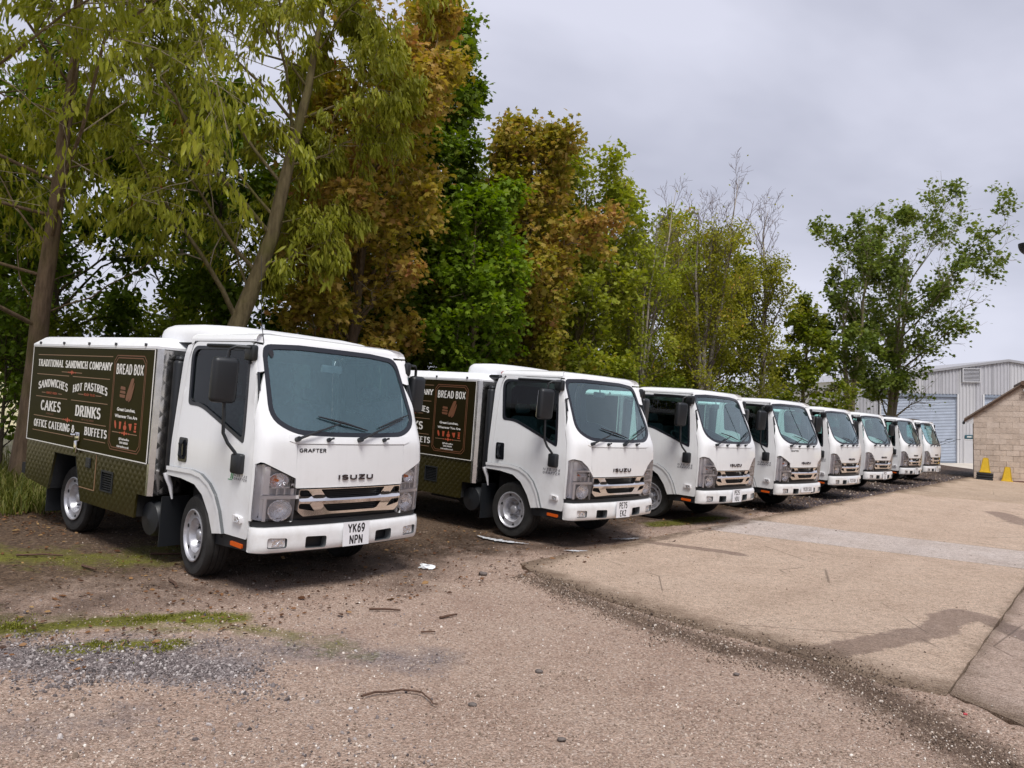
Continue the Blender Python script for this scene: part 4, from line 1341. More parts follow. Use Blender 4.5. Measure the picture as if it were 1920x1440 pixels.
# ================================================================ ground
rng = np.random.default_rng(7)
ORG = np.array([.2215, 8.3858]); TD = np.array([.613, .790]); ND = np.array([.790, -.613])
def tn(t, n): return ORG + TD * t + ND * n
def to_tn(P):
    q = np.asarray(P)[:, :2] - ORG
    return q @ TD, q @ ND
def capsule(P, pts):
    """distance from points to a polyline"""
    d = np.full(len(P), 1e9)
    for a, b in zip(pts, pts[1:]):
        a, b = np.array(a), np.array(b); v = b - a
        h = np.clip(((P - a) @ v) / (v @ v), 0, 1)
        d = np.minimum(d, np.linalg.norm(P - (a + h[:, None] * v), axis=1))
    return d
def vnoise(P, f, seed=0):
    """smooth value noise on the plane"""
    r = np.random.default_rng(seed); tab = r.random((256, 256))
    q = P * f; i = np.floor(q).astype(int); u = q - i; u = u * u * (3 - 2 * u)
    g = lambda a, b: tab[(i[:, 0] + a) % 256, (i[:, 1] + b) % 256]
    return (g(0, 0) * (1 - u[:, 0]) + g(1, 0) * u[:, 0]) * (1 - u[:, 1]) + (g(0, 1) * (1 - u[:, 0]) + g(1, 1) * u[:, 0]) * u[:, 1]
def fbm(P, f, seed=0, o=4):
    return sum(vnoise(P, f * 2 ** k, seed + k) * .5 ** k for k in range(o)) / sum(.5 ** k for k in range(o))
sstep = lambda x, a, b: (lambda t: t * t * (3 - 2 * t))(np.clip((x - a) / (b - a), 0, 1))

def node_ground(name, build):
    mt = bpy.data.materials.new(name); mt.use_nodes = True
    nt = mt.node_tree; n, l = nt.nodes, nt.links
    b = n['Principled BSDF']; b.inputs['Roughness'].default_value = .92; b.inputs['Specular IOR Level'].default_value = .25
    tcn = n.new('ShaderNodeTexCoord')
    def noise(scale, detail=6, rough=.6, vec=None, out='Fac'):
        q = n.new('ShaderNodeTexNoise'); q.inputs['Scale'].default_value = scale; q.inputs['Detail'].default_value = detail; q.inputs['Roughness'].default_value = rough
        l.new(vec or tcn.outputs['Object'], q.inputs['Vector']); return q.outputs[out]
    def voro(scale, out='Color', feat='F1'):
        q = n.new('ShaderNodeTexVoronoi'); q.inputs['Scale'].default_value = scale; q.feature = feat
        l.new(tcn.outputs['Object'], q.inputs['Vector']); return q.outputs[out]
    def ramp(f, stops):
        q = n.new('ShaderNodeValToRGB'); e = q.color_ramp.elements
        while len(e) < len(stops): e.new(.5)
        for k, (p, c) in enumerate(stops):
            e[k].position = p; e[k].color = (*c, 1) if len(c) == 3 else c
        l.new(f, q.inputs['Fac']); return q.outputs['Color']
    def rng_(f, a, b2, c=0., d=1.):
        q = n.new('ShaderNodeMapRange'); q.inputs[1].default_value = a; q.inputs[2].default_value = b2; q.inputs[3].default_value = c; q.inputs[4].default_value = d
        l.new(f, q.inputs[0]); return q.outputs[0]
    def mathn(op, a, c=None):
        q = n.new('ShaderNodeMath'); q.operation = op
        for k, v in enumerate((a, c)):
            if v is None: continue
            if isinstance(v, (int, float)): q.inputs[k].default_value = v
            else: l.new(v, q.inputs[k])
        return q.outputs[0]
    def mixc(f, a, c, mode='MIX'):
        q = n.new('ShaderNodeMixRGB'); q.blend_type = mode
        for k, v in ((0, f), (1, a), (2, c)):
            if isinstance(v, tuple): q.inputs[k].default_value = (*v, 1)
            elif isinstance(v, (int, float)): q.inputs[k].default_value = v
            else: l.new(v, q.inputs[k])
        return q.outputs[0]
    def attr(nm):
        q = n.new('ShaderNodeAttribute'); q.attribute_name = nm
        s = n.new('ShaderNodeSeparateColor'); l.new(q.outputs['Color'], s.inputs[0]); return s.outputs
    def bump(h, strength, dist=.02):
        q = n.new('ShaderNodeBump'); q.inputs['Strength'].default_value = strength; q.inputs['Distance'].default_value = dist
        l.new(h, q.inputs['Height']); l.new(q.outputs['Normal'], b.inputs['Normal'])
    col, rough = build(noise, voro, ramp, rng_, mathn, mixc, attr, bump)
    l.new(col, b.inputs['Base Color'])
    if rough is not None: l.new(rough, b.inputs['Roughness'])
    return mt

def g_gravel(noise, voro, ramp, rng_, mathn, mixc, attr, bump):
    A, B = attr('zoneA'), attr('zoneB')
    base = ramp(noise(1.3, 8, .65), [(.3, (.40, .258, .190)), (.5, (.51, .355, .270)), (.7, (.58, .43, .335))])
    st = voro(85)
    grain = ramp(noise(60, 3, .7), [(.32, (.42, .38, .35)), (.5, (1., 1., 1.)), (.68, (1.45, 1.42, 1.4))])
    mid = ramp(noise(15, 5, .75), [(.34, (.74, .71, .70)), (.5, (1, 1, 1)), (.66, (1.15, 1.15, 1.15))])
    c = mixc(1., mixc(1., base, mid, 'MULTIPLY'), grain, 'MULTIPLY')
    sv = ramp(st, [(0, (.08, .06, .05)), (.3, (.26, .19, .15)), (.7, (.44, .35, .29)), (1, (.70, .64, .58))])
    c = mixc(.5, c, sv)
    n2 = noise(3.5, 6, .7)
    def mask(w, soft=.25):
        return rng_(mathn('ADD', w, mathn('MULTIPLY', mathn('SUBTRACT', n2, .5), 1.1)), .5 - soft, .5 + soft)
    # grey chippings
    gv = ramp(voro(60), [(0, (.07, .055, .055)), (.4, (.19, .155, .15)), (.75, (.31, .26, .25)), (1, (.50, .45, .43))])
    c = mixc(mask(A[2]), c, gv)
    # dark planings
    pv = ramp(voro(34), [(0, (.025, .02, .022)), (.45, (.07, .052, .055)), (.8, (.14, .11, .11)), (1, (.36, .32, .31))])
    c = mixc(mask(B[1], .15), c, pv)
    # brown earth and rotting leaf, dark also to deepen the shade under the trucks
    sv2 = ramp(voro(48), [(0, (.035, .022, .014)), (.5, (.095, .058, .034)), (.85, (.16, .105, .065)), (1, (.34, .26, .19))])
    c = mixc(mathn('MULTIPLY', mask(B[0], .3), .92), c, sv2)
    # loose brown strip along the slab
    c = mixc(mathn('MULTIPLY', mask(B[2], .3), .8), c, mixc(.6, (.12, .078, .052), sv, 'MULTIPLY'))
    # moss
    mv = ramp(noise(45, 4, .7), [(.3, (.07, .065, .012)), (.55, (.18, .18, .025)), (.75, (.30, .29, .05))])
    c = mixc(mask(A[0], .18), c, mv)
    # damp
    c = mixc(mathn('MULTIPLY', mask(A[1], .25), .62), c, mixc(1., c, (.25, .22, .2), 'MULTIPLY'))
    h = mathn('ADD', mathn('MULTIPLY', voro(85, 'Distance'), -.8), mathn('ADD', noise(120, 4, .7), mathn('MULTIPLY', noise(9, 5), .8)))
    bump(h, .75, .03)
    return c, rng_(mask(A[1], .25), 0, 1, .93, .55)

def g_concrete(tint, warm=1.0, gf=1.0):
    def f(noise, voro, ramp, rng_, mathn, mixc, attr, bump):
        A = attr('zoneA')
        k = lambda r, g, b_: (r * tint, g * tint * gf, b_ * tint * warm)
        base = ramp(noise(1.1, 8, .68), [(.3, k(.60, .435, .325)), (.5, k(.72, .54, .415)), (.72, k(.80, .62, .49))])
        grain = ramp(noise(75, 3, .75), [(.33, (.36, .33, .31)), (.48, (.95, .95, .95)), (.68, (1.4, 1.4, 1.4))])
        mid = ramp(noise(17, 5, .75), [(.34, (.74, .70, .68)), (.5, (1, 1, 1)), (.66, (1.16, 1.17, 1.18))])
        c = mixc(.95, mixc(1., base, mid, 'MULTIPLY'), grain, 'MULTIPLY')
        sv = ramp(voro(110), [(0, (.16, .11, .08)), (.5, (.42, .33, .24)), (1, (.75, .68, .58))])
        c = mixc(.24, c, sv)
        n2 = noise(4.0, 6, .7)
        mask = lambda w, s: rng_(mathn('ADD', w, mathn('MULTIPLY', mathn('SUBTRACT', n2, .5), .9)), .5 - s, .5 + s)
        wet = mask(A[1], .07)
        c = mixc(mathn('MULTIPLY', wet, .72), c, mixc(1., c, (.42, .38, .38), 'MULTIPLY'))
        c = mixc(mathn('MULTIPLY', mask(A[0], .3), .75), c, mixc(1., sv, (.36, .30, .24), 'MULTIPLY'))
        c = mixc(mathn('MULTIPLY', mask(A[2], .35), .22), c, mixc(1., c, (.62, .57, .54), 'MULTIPLY'))
        crk = rng_(voro(.55, 'Distance', 'DISTANCE_TO_EDGE'), 0., .006, 1., 0.)
        c = mixc(mathn('MULTIPLY', crk, mathn('MULTIPLY', rng_(noise(.7, 3), .5, .56), .7)), c, (.10, .07, .05))
        blot = rng_(noise(.55, 6, .6), .48, .75)
        c = mixc(mathn('MULTIPLY', blot, .22), c, mixc(1., c, (.6, .56, .53), 'MULTIPLY'))
        # tamped ridges across the bay
        q = attr('ridge')
        rid = mathn('MULTIPLY', mathn('SINE', mathn('ADD', mathn('MULTIPLY', q[0], 120.), mathn('MULTIPLY', noise(6, 4), 7.))), rng_(noise(1.6, 4), .4, .62))
        h = mathn('ADD', mathn('MULTIPLY', rid, .45), mathn('ADD', mathn('MULTIPLY', voro(110, 'Distance'), -.5), noise(140, 3, .75)))
        bump(h, .85, .03)
        return c, rng_(wet, 0, 1, .9, .6)
    return f
MG = node_ground('gravel_yard', g_gravel)
MC = [node_ground('concrete_tan', g_concrete(1.)), node_ground('concrete_pale', g_concrete(1.02, 1.38, 1.15)), node_ground('concrete_brown', g_concrete(.86, .95)), node_ground('concrete_grey', g_concrete(.84, 1.08))]

def set_attr(me, name, rgb):
    a = me.attributes.new(name, 'FLOAT_COLOR', 'POINT')
    d = np.ones((len(rgb), 4), np.float32); d[:, :rgb.shape[1]] = rgb
    a.data.foreach_set('color', d.ravel())

# broad field to the horizon
b = MB(); b.add([(-900, -60, -.06), (900, -60, -.06), (900, 1500, -.06), (-900, 1500, -.06)], [(0, 1, 2, 3)])
obj('field', b.mesh('field'), None, mat('field_stubble', (.46, .41, .24), .95, noise=.35, nscale=.05), kind='structure')

def axis(parts):
    out = []
    for a, b_, s in parts: out += list(np.arange(a, b_, s))
    return np.array(out)
xs = axis([(-40, -14, 1.2), (-14, -5, .22), (-5, 6.5, .085), (6.5, 14, .3), (14, 46, 1.0)])
ys = axis([(-4, 2.5, .5), (2.5, 7, .06), (7, 12, .10), (12, 20, .22), (20, 36, .5), (36, 75, 1.5)])
X, Y = np.meshgrid(xs, ys)
P = np.stack([X.ravel(), Y.ravel()], 1)
t_, n_ = to_tn(P)
W1 = fbm(P, .9, 3) - .5
moss = np.maximum.reduce([1.0 - capsule(P, [(-3.9, 4.85), (-3.17, 5.12), (-2.72, 5.38), (-2.3, 5.62), (-1.9, 5.75)]) / .28,
                          1.0 - capsule(P, [(-2.62, 4.86), (-2.3, 5.0), (-2.05, 5.12)]) / .2,
                          1.1 - capsule(P, [(2.3, 12.1), (2.9, 12.7), (3.7, 13.6)]) / .32,
                          .62 - capsule(P, [(-5.4, 7.0), (-3.4, 7.3), (-3.0, 8.6)]) / 1.6,
                          .5 - capsule(P, [(-3.4, 5.4), (-1.6, 5.5), (-.9, 5.2)]) / .9])
damp = np.maximum.reduce([1.0 - capsule(P, [(-.4, 9.75), (.5, 9.55)]) / .75, 1.0 - capsule(P, [(.7, 9.4), (1.9, 10.6)]) / .6,
                          .75 - np.abs(n_ + .9) / 1.5, .8 - capsule(P, [(-.9, 7.0), (-.6, 8.6)]) / .8])
grey = np.maximum.reduce([1.05 - capsule(P, [(-4.5, 4.0), (-2.9, 4.65), (-2.3, 4.72), (-1.6, 4.72)]) / .42, .68 - capsule(P, [(-2.4, 5.0), (-1.2, 5.2), (-.4, 5.1)]) / .8, .52 - capsule(P, [(-2.6, 3.6), (-1.8, 3.9)]) / .9])
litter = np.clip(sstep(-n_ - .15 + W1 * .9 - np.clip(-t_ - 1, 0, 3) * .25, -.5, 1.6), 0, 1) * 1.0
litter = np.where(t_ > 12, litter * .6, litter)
plan = sstep(t_ + W1 * 4, 7.5, 10.5) * sstep(-n_, -3.5, -.2) * sstep(n_, -8, -3)
STRIP = [tn(-.48, .59), tn(-.75, 1.42), tn(-1.0, 2.19), tn(-1.08, 2.74), tn(-.98, 3.34), tn(-1.2, 3.75), tn(-1.5, 4.11), tn(-2.0, 4.61), tn(-3, 5.4)]
NEAR_N = [0, .39, .6, 1.4, 2.3, 2.8, 3.4, 3.8, 4.14, 5, 8.4]; NEAR_T = [-.2, -.3, -.4, -.6, -.8, -.8, -.86, -1, -.9, -1.5, -3]
def strip_w(P):
    return 1.05 - capsule(P, STRIP) / np.clip(.12 + .06 * to_tn(P)[1], .12, .42)
def lift(P):
    t, n = to_tn(P); d = np.interp(n, NEAR_N, NEAR_T) - t
    return .013 * np.clip(1 - np.abs(d) / .30, 0, 1) * ((n > -.3) & (n < 9))
strip = strip_w(P)
moss = np.maximum(moss, sstep(-n_ + W1 * 2, 5.2, 7.0) * 1.1)
Z = (fbm(P, 1.1, 9) - .5) * .022 + (fbm(P, 7, 5, 2) - .5) * .010 - .004 + lift(P)
Z = np.where((n_ > .06) & (n_ < 8.35) & (t_ > np.interp(n_, NEAR_N, NEAR_T) + .12) & (t_ < 28), Z - .04, Z)
me = bpy.data.meshes.new('gravel_ground')
nx, ny = len(xs), len(ys)
idx = np.arange(nx * ny).reshape(ny, nx)
quads = np.stack([idx[:-1, :-1], idx[:-1, 1:], idx[1:, 1:], idx[1:, :-1]], -1).reshape(-1, 4)
quads = quads[n_[quads].max(1) > -9.5]
def np_mesh(me, V, quads):
    me.vertices.add(len(V)); me.vertices.foreach_set('co', np.asarray(V, np.float32).ravel())
    k = quads.shape[1]
    me.loops.add(quads.size); me.loops.foreach_set('vertex_index', quads.astype(np.int32).ravel())
    me.polygons.add(len(quads)); me.polygons.foreach_set('loop_start', (np.arange(len(quads)) * k).astype(np.int32))
    me.update(calc_edges=True)
np_mesh(me, np.concatenate([P, Z[:, None]], 1), quads)
me.polygons.foreach_set('use_smooth', np.ones(len(quads), bool))
c01 = lambda *a: np.clip(np.stack(a, 1), 0, 1)
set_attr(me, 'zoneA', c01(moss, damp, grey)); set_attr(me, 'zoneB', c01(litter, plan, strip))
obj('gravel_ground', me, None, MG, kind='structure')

# ---- concrete bays: each bay cast on its own, with open joints
def jag(poly, amp, res, seed):
    r = np.random.default_rng(seed); out = []
    for a, b_ in zip(poly, poly[1:] + poly[:1]):
        k = max(1, int(np.hypot(b_[0] - a[0], b_[1] - a[1]) / res))
        for j in range(k):
            w = j / k; e = amp if 0 < j else 0
            out.append((a[0] + (b_[0] - a[0]) * w + r.normal() * e, a[1] + (b_[1] - a[1]) * w + r.normal() * e))
    return out
def slab(name, poly_tn, mt, res, seed, z=.017):
    poly = [tuple(tn(t, n)) for t, n in jag(poly_tn, .005, .3, seed)]
    V, F, L = tri_patch(poly, (), res)
    def fm(V2, d):
        tt_, nn_ = to_tn(V2)
        near = np.interp(nn_, [0, .39, .6, 1.4, 2.3, 2.8, 3.4, 3.8, 4.14, 5, 8.4], [-.2, -.3, -.4, -.6, -.8, -.8, -.86, -1, -.9, -1.5, -3])
        edge = .62 + .38 * sstep(tt_ - near, 0., .5)
        return np.concatenate([V2, (z * edge + (fbm(V2, .8, 21) - .5) * .010 * edge - d)[:, None]], 1)
    me = sheet(name, V, F, L, fm, .07, smooth=30)
    co = np.array([v.co[:] for v in me.vertices]); P2 = co[:, :2]; tt, nn = to_tn(P2)
    wet = np.maximum.reduce([1.1 - capsule(P2, [tn(-.75, 3.1), tn(-.62, 3.29), tn(-.1, 3.45), tn(.45, 3.62), tn(.9, 3.79), tn(1.5, 3.77), tn(1.9, 3.97), tn(1.5, 4.3), tn(1.0, 4.7)]) / .24,
                             1.05 - capsule(P2, [tn(2.6, .28), tn(2.75, .75), tn(2.85, 1.25)]) / .22, 1.0 - capsule(P2, [tn(1.5, 3.72), tn(1.95, 3.85)]) / .26,
                             1.0 - capsule(P2, [tn(12.1, 3.5), tn(14.2, 2.8)]) / .55, .7 - capsule(P2, [tn(2, .1), tn(6, .15)]) / .3])
    dirt = np.maximum.reduce([1. - np.abs(nn) / .3 + (fbm(P2, 2, 4) - .5), .98 - (tt - np.interp(nn, [0, .39, .6, 1.4, 2.3, 2.8, 3.4, 3.8, 4.14, 5, 8.4], [-.2, -.3, -.4, -.6, -.8, -.8, -.86, -1, -.9, -1.5, -3])) / (.35 + .5 * fbm(P2, .9, 14)), .8 - capsule(P2, [tn(-1.2, 4.17), tn(9, 4.17)]) / .12, .8 - capsule(P2, [tn(4.40, 0), tn(6.9, 8.6)]) / .07])
    trk = np.maximum.reduce([1 - np.abs(nn - c_ - .25 * np.sin(tt * .35)) / .22 for c_ in (.95, 2.35, 5.6, 7.0)]) * .9
    set_attr(me, 'zoneA', c01(dirt, wet, trk)); set_attr(me, 'ridge', np.stack([tt, tt * 0, tt * 0], 1))
    obj(name, me, None, mt, kind='structure')
g = .007
lowl = lambda n: 4.46 + .2875 * n
upl = lambda n: 6.44 + .2925 * n
thn = lambda n: 16.76 + .411 * n
slab('concrete_slab', [(0, 0), (-.25, .35), (-.39, .55), (-.59, 1.37), (-.8, 2.33), (-.8, 2.77), (-.86, 3.41), (-1.0, 3.76), (-.9, 4.14 - g), (lowl(4.14) - g, 4.14 - g), (lowl(0) - g, 0)], MC[0], .14, 1)
slab('concrete_slab', [(lowl(0) + g, 0), (lowl(4.14) + g, 4.14 - g), (upl(4.14) - g, 4.14 - g), (upl(0) - g, 0)], MC[1], .2, 2)
slab('concrete_slab', [(upl(0) + g, 0), (upl(4.14) + g, 4.14 - g), (thn(4.14) - g, 4.14 - g), (thn(0) - g, 0)], MC[0], .3, 3)
slab('concrete_slab', [(thn(0) + g, 0), (thn(4.14) + g, 4.14 - g), (33.2, 4.14 - g), (33.2, 0)], MC[2], .6, 4)
slab('concrete_slab', [(-.85, 4.14 + g), (-1.05, 4.5), (-1.5, 5.0), (-2.2, 5.8), (-3.0, 8.4), (lowl(8.4) - g, 8.4), (lowl(4.14) - g, 4.14 + g)], MC[3], .18, 5)
slab('concrete_slab', [(lowl(4.14) + g, 4.14 + g), (lowl(8.4) + g, 8.4), (upl(8.4) - g, 8.4), (upl(4.14) - g, 4.14 + g)], MC[1], .3, 6)
slab('concrete_slab', [(upl(4.14) + g, 4.14 + g), (upl(8.4) + g, 8.4), (thn(8.4) - g, 8.4), (thn(4.14) - g, 4.14 + g)], MC[2], .6, 7)
slab('concrete_slab', [(thn(4.14) + g, 4.14 + g), (thn(8.4) + g, 8.4), (28.5, 8.4), (28.5, 4.14 + g)], MC[2], .8, 8)

# ---- loose stones: instanced pebbles, one object per kind of stone
def pebbles(name, pts, sizes, mt, seed):
    r = np.random.default_rng(seed); k = len(pts)
    me = bpy.data.meshes.new(name)
    me.vertices.add(k); me.vertices.foreach_set('co', np.asarray(pts, np.float32).ravel())
    a = me.attributes.new('rot', 'FLOAT_VECTOR', 'POINT'); a.data.foreach_set('vector', (r.random((k, 3)) * 6.28).astype(np.float32).ravel())
    s = sizes[:, None] * np.stack([r.uniform(.8, 1.4, k), r.uniform(.6, 1.1, k), r.uniform(.4, .8, k)], 1)
    a = me.attributes.new('siz', 'FLOAT_VECTOR', 'POINT'); a.data.foreach_set('vector', s.astype(np.float32).ravel())
    o = obj(name, me, None, mt, kind='stuff')
    gt = bpy.data.node_groups.new(name, 'GeometryNodeTree')
    gt.interface.new_socket('Geometry', in_out='INPUT', socket_type='NodeSocketGeometry')
    gt.interface.new_socket('Geometry', in_out='OUTPUT', socket_type='NodeSocketGeometry')
    N, Lk = gt.nodes, gt.links
    gi, go = N.new('NodeGroupInput'), N.new('NodeGroupOutput')
    ico = N.new('GeometryNodeMeshIcoSphere'); ico.inputs['Radius'].default_value = 1; ico.inputs['Subdivisions'].default_value = 1
    sm = N.new('GeometryNodeSetMaterial'); sm.inputs['Material'].default_value = mt
    ip = N.new('GeometryNodeInstanceOnPoints')
    def at_(nm):
        q = N.new('GeometryNodeInputNamedAttribute'); q.data_type = 'FLOAT_VECTOR'; q.inputs['Name'].default_value = nm; return q.outputs['Attribute']
    Lk.new(gi.outputs[0], ip.inputs['Points']); Lk.new(ico.outputs['Mesh'], sm.inputs['Geometry']); Lk.new(sm.outputs[0], ip.inputs['Instance'])
    Lk.new(at_('rot'), ip.inputs['Rotation']); Lk.new(at_('siz'), ip.inputs['Scale'])
    Lk.new(ip.outputs[0], go.inputs[0])
    md = o.modifiers.new('stones', 'NODES'); md.node_group = gt
    return o
def stone_mat(name, stops, rough=.85):
    mt = bpy.data.materials.new(name); mt.use_nodes = True
    n, l = mt.node_tree.nodes, mt.node_tree.links; b_ = n['Principled BSDF']; b_.inputs['Roughness'].default_value = rough
    oi = n.new('ShaderNodeObjectInfo'); q = n.new('ShaderNodeValToRGB'); e = q.color_ramp.elements
    while len(e) < len(stops): e.new(.5)
    for k, (p, c) in enumerate(stops): e[k].position = p; e[k].color = (*c, 1)
    l.new(oi.outputs['Random'], q.inputs['Fac']); l.new(q.outputs['Color'], b_.inputs['Base Color'])
    return mt
SM_Y = stone_mat('yard_stone', [(0, (.15, .11, .08)), (.35, (.30, .225, .175)), (.75, (.42, .33, .265)), (.92, (.54, .46, .39)), (1, (.75, .71, .65))])
SM_G = stone_mat('grey_chipping', [(0, (.06, .05, .05)), (.45, (.16, .135, .132)), (.8, (.27, .235, .225)), (1, (.5, .46, .44))])
SM_B = stone_mat('dark_stone', [(0, (.05, .034, .025)), (.4, (.12, .08, .055)), (.75, (.22, .16, .115)), (.93, (.36, .28, .22)), (1, (.62, .56, .5))])
def on_slab(P):
    t, n = to_tn(P); return (n > 0) & (t > np.interp(n, [0, .39, .6, 1.4, 2.3, 2.8, 3.4, 3.8, 4.14, 5, 8.4], [0, -.3, -.4, -.6, -.8, -.8, -.86, -1, -.9, -1.5, -3]))
def sample(k, x0, x1, y0, y1, pw=1.6):
    u = rng.random(k); y = (y0 ** (1 - pw) + u * (y1 ** (1 - pw) - y0 ** (1 - pw))) ** (1 / (1 - pw))
    return np.stack([rng.uniform(x0, x1, k) * np.clip(y / 7, .35, 1.6), y], 1)
def zof(Q, s): return np.where(on_slab(Q), .018, (fbm(Q, 1.1, 9) - .5) * .022 - .004 + lift(Q)) + s * .15
Q = sample(90000, -5.2, 4.8, 3.0, 14)
t_, n_ = to_tn(Q)
gq = 1.05 - capsule(Q, [(-4.5, 4.0), (-2.9, 4.65), (-2.3, 4.72), (-1.6, 4.72)]) / .55 + (fbm(Q, 3, 31) - .5)
isg = (gq > .42) | ((fbm(Q, .9, 8) > .58) & (Q[:, 0] < -.3) & (rng.random(len(Q)) < .35))
keep = ~on_slab(Q) & ~isg & (n_ > -.5 + rng.normal(0, .5, len(Q))) & (rng.random(len(Q)) < .30 + .55 * fbm(Q, 1.7, 40))
s = rng.lognormal(math.log(.0042), .42, len(Q))
pebbles('yard_pebbles', np.concatenate([Q, zof(Q, s)[:, None]], 1)[keep], s[keep], SM_Y, 1)
Q2 = np.concatenate([Q[isg], sample(26000, -4.2, -.4, 3.5, 6.2)]); g2 = 1.05 - capsule(Q2, [(-4.5, 4.0), (-2.9, 4.65), (-2.3, 4.72), (-1.6, 4.72)]) / .55 + (fbm(Q2, 3, 31) - .5) * 1.1
k2 = (rng.random(len(Q2)) < np.clip(g2 * 1.1, .04, .9)) & ~on_slab(Q2)
s2 = rng.lognormal(math.log(.0062), .38, len(Q2))
pebbles('grey_chippings', np.concatenate([Q2, zof(Q2, s2)[:, None]], 1)[k2], s2[k2], SM_G, 2)
tt = rng.uniform(-3, 0, 16000) * 0 + rng.uniform(0, 1, 16000); nn = .3 + tt * 4.9
tc_ = np.interp(nn, [.3, .59, 1.42, 2.19, 2.74, 3.34, 3.75, 4.11, 4.61, 5.2], [-.4, -.48, -.78, -1.0, -1.08, -1.0, -1.2, -1.5, -2.0, -2.6]) + rng.normal(0, 1, 16000) * np.clip(.08 + .045 * nn, .08, .26)
Q3 = ORG + tc_[:, None] * TD + nn[:, None] * ND
Q3b = sample(7000, -4, 2.2, 6.2, 12); t3, n3 = to_tn(Q3b); Q3b = Q3b[(n3 < .4) & (n3 > -4.5)]
Q3 = np.concatenate([Q3, Q3b])
s3_ = rng.lognormal(math.log(.0040), .45, len(Q3))
pebbles('brown_pebbles', np.concatenate([Q3, zof(Q3, s3_)[:, None]], 1), s3_, SM_B, 3)
tq = rng.uniform(8, 32, 7000); nq = rng.uniform(-3.2, .05, 7000)
Q4 = ORG + tq[:, None] * TD + nq[:, None] * ND
s4_ = rng.lognormal(math.log(.014), .4, len(Q4))
pebbles('dark_planings', np.concatenate([Q4, zof(Q4, s4_)[:, None]], 1), s4_, SM_B, 4)
Q5 = sample(900, -.5, 5, 4.5, 13); Q5 = Q5[on_slab(Q5)]; s5_ = rng.lognormal(math.log(.004), .4, len(Q5))
pebbles('loose_grit', np.concatenate([Q5, zof(Q5, s5_)[:, None]], 1), s5_, SM_B, 5)

# ---- puddles: ragged strips in a pale colour
MWL = mat('pale_water', (.74, .76, .80), .12, noise=.2, nscale=14)
def pale_puddle(pts, w, seed):
    r = np.random.default_rng(seed); P_ = np.array(pts, float); b_ = MB(); k = 46
    s = np.linspace(0, 1, k); x = np.interp(s, np.linspace(0, 1, len(P_)), P_[:, 0]); y = np.interp(s, np.linspace(0, 1, len(P_)), P_[:, 1])
    tx, ty = np.gradient(x), np.gradient(y); L_ = np.hypot(tx, ty); ww = w * np.sin(np.pi * (s * .96 + .02)) * (r.uniform(.05, 1.6, k) + np.roll(r.uniform(.05, 1.6, k), 1)) * .5
    a = [(x[i] - ty[i] / L_[i] * ww[i], y[i] + tx[i] / L_[i] * ww[i], .0175) for i in range(k)]; c = [(x[i] + ty[i] / L_[i] * ww[i] * .7, y[i] - tx[i] / L_[i] * ww[i] * .7, .0175) for i in range(k)]
    b_.add(a + c, [(i, i + 1, k + i + 1, k + i) for i in range(k - 1)]); obj('puddle', b_.mesh('puddle'), None, MWL, kind='structure')
pale_puddle([(-.30, 9.90), (-.16, 9.72), (.06, 9.60), (.34, 9.56)], .075, 1)
pale_puddle([(1.42, 10.36), (1.62, 10.44), (1.86, 10.62)], .05, 2)
pale_puddle([(.74, 9.30), (.88, 9.31), (1.04, 9.38)], .045, 3)
# ================================================================ buildings at the far end
MB_CLAD = mat('grey_cladding', (.47, .47, .50), .55, .05, noise=.08, nscale=.8)
MB_CLAD2 = mat('pale_cladding', (.52, .52, .54), .55, noise=.06, nscale=.8)
MB_SHUT = mat('blue_grey_shutter', (.42, .475, .57), .5, noise=.10, nscale=2.5)
MB_SHUT2 = mat('roller_box', (.25, .29, .36), .5)
MB_TRIMW = mat('white_flashing', (.66, .66, .67), .5)
MB_ROOFT = mat('roof_sheet', (.34, .34, .36), .6, noise=.1)
MB_TEAL = mat('sign_teal', (.02, .09, .12), .4)
MB_APR = mat('apron_concrete', (.52, .47, .41), .85, noise=.18, nscale=1.5, bump=.2, bscale=20)
TILT = R(3.3)          # the yard slopes; the buildings stand true
wh = obj('warehouse', None, None, label='long grey corrugated steel warehouse with a blue roller shutter behind the trees', cat='warehouse', loc=(26.13, 46.05, .10), rot=(0, -TILT, 0))
RX, RZ = 2.95, 6.06
def rz(x): return RZ - abs(x - RX) * .149
def sheet_mesh(x0, x1, zb, yoff=0.):
    """one trapezoid-ribbed steel sheet, cut to the gable slope"""
    b = MB(); rows = []
    x = x0
    prof = [(0, 0), (.05, 0), (.08, -.035), (.14, -.035), (.17, 0)]
    while x < x1 - 1e-6:
        for dx, dy in prof:
            if x + dx <= x1 + 1e-6: rows.append((x + dx, dy + yoff))
        x += .2
    rows.append((x1, yoff))
    vs = []
    for x, y in rows: vs += [(x, y, zb), (x, y, rz(x))]
    b.add(vs, [(2 * i, 2 * i + 2, 2 * i + 3, 2 * i + 1) for i in range(len(rows) - 1)])
    return b.mesh('cladding_sheet')
DX0, DX1, DZ = -4.43, 0.0, 3.95
D2X0, D2X1 = 1.58, 6.0
for k in range(17):
    x0 = -5.93 + k * 1.0; x1 = x0 + .985
    zb = -.6
    if x1 > DX0 and x0 < DX1 - .02: zb = DZ + .06
    if x0 > DX1 - .6 and x0 < DX1 and x1 > DX1: x0 = DX1 + .10; zb = 0
    if x1 > D2X0 and x0 < D2X1: zb = DZ + .06
    if x0 > .9 and x0 < D2X0 and x1 > D2X0: x1 = D2X0 - .05; zb = 0
    if x0 < DX0 and x1 > DX0 and zb > 0: x1 = x1
    obj('cladding_sheet', sheet_mesh(x0, x1, zb), wh, MB_CLAD if (k % 3) else MB_CLAD2)
obj('cladding_sheet', sheet_mesh(-5.93, -4.6, -.6, -.006), wh, MB_CLAD)
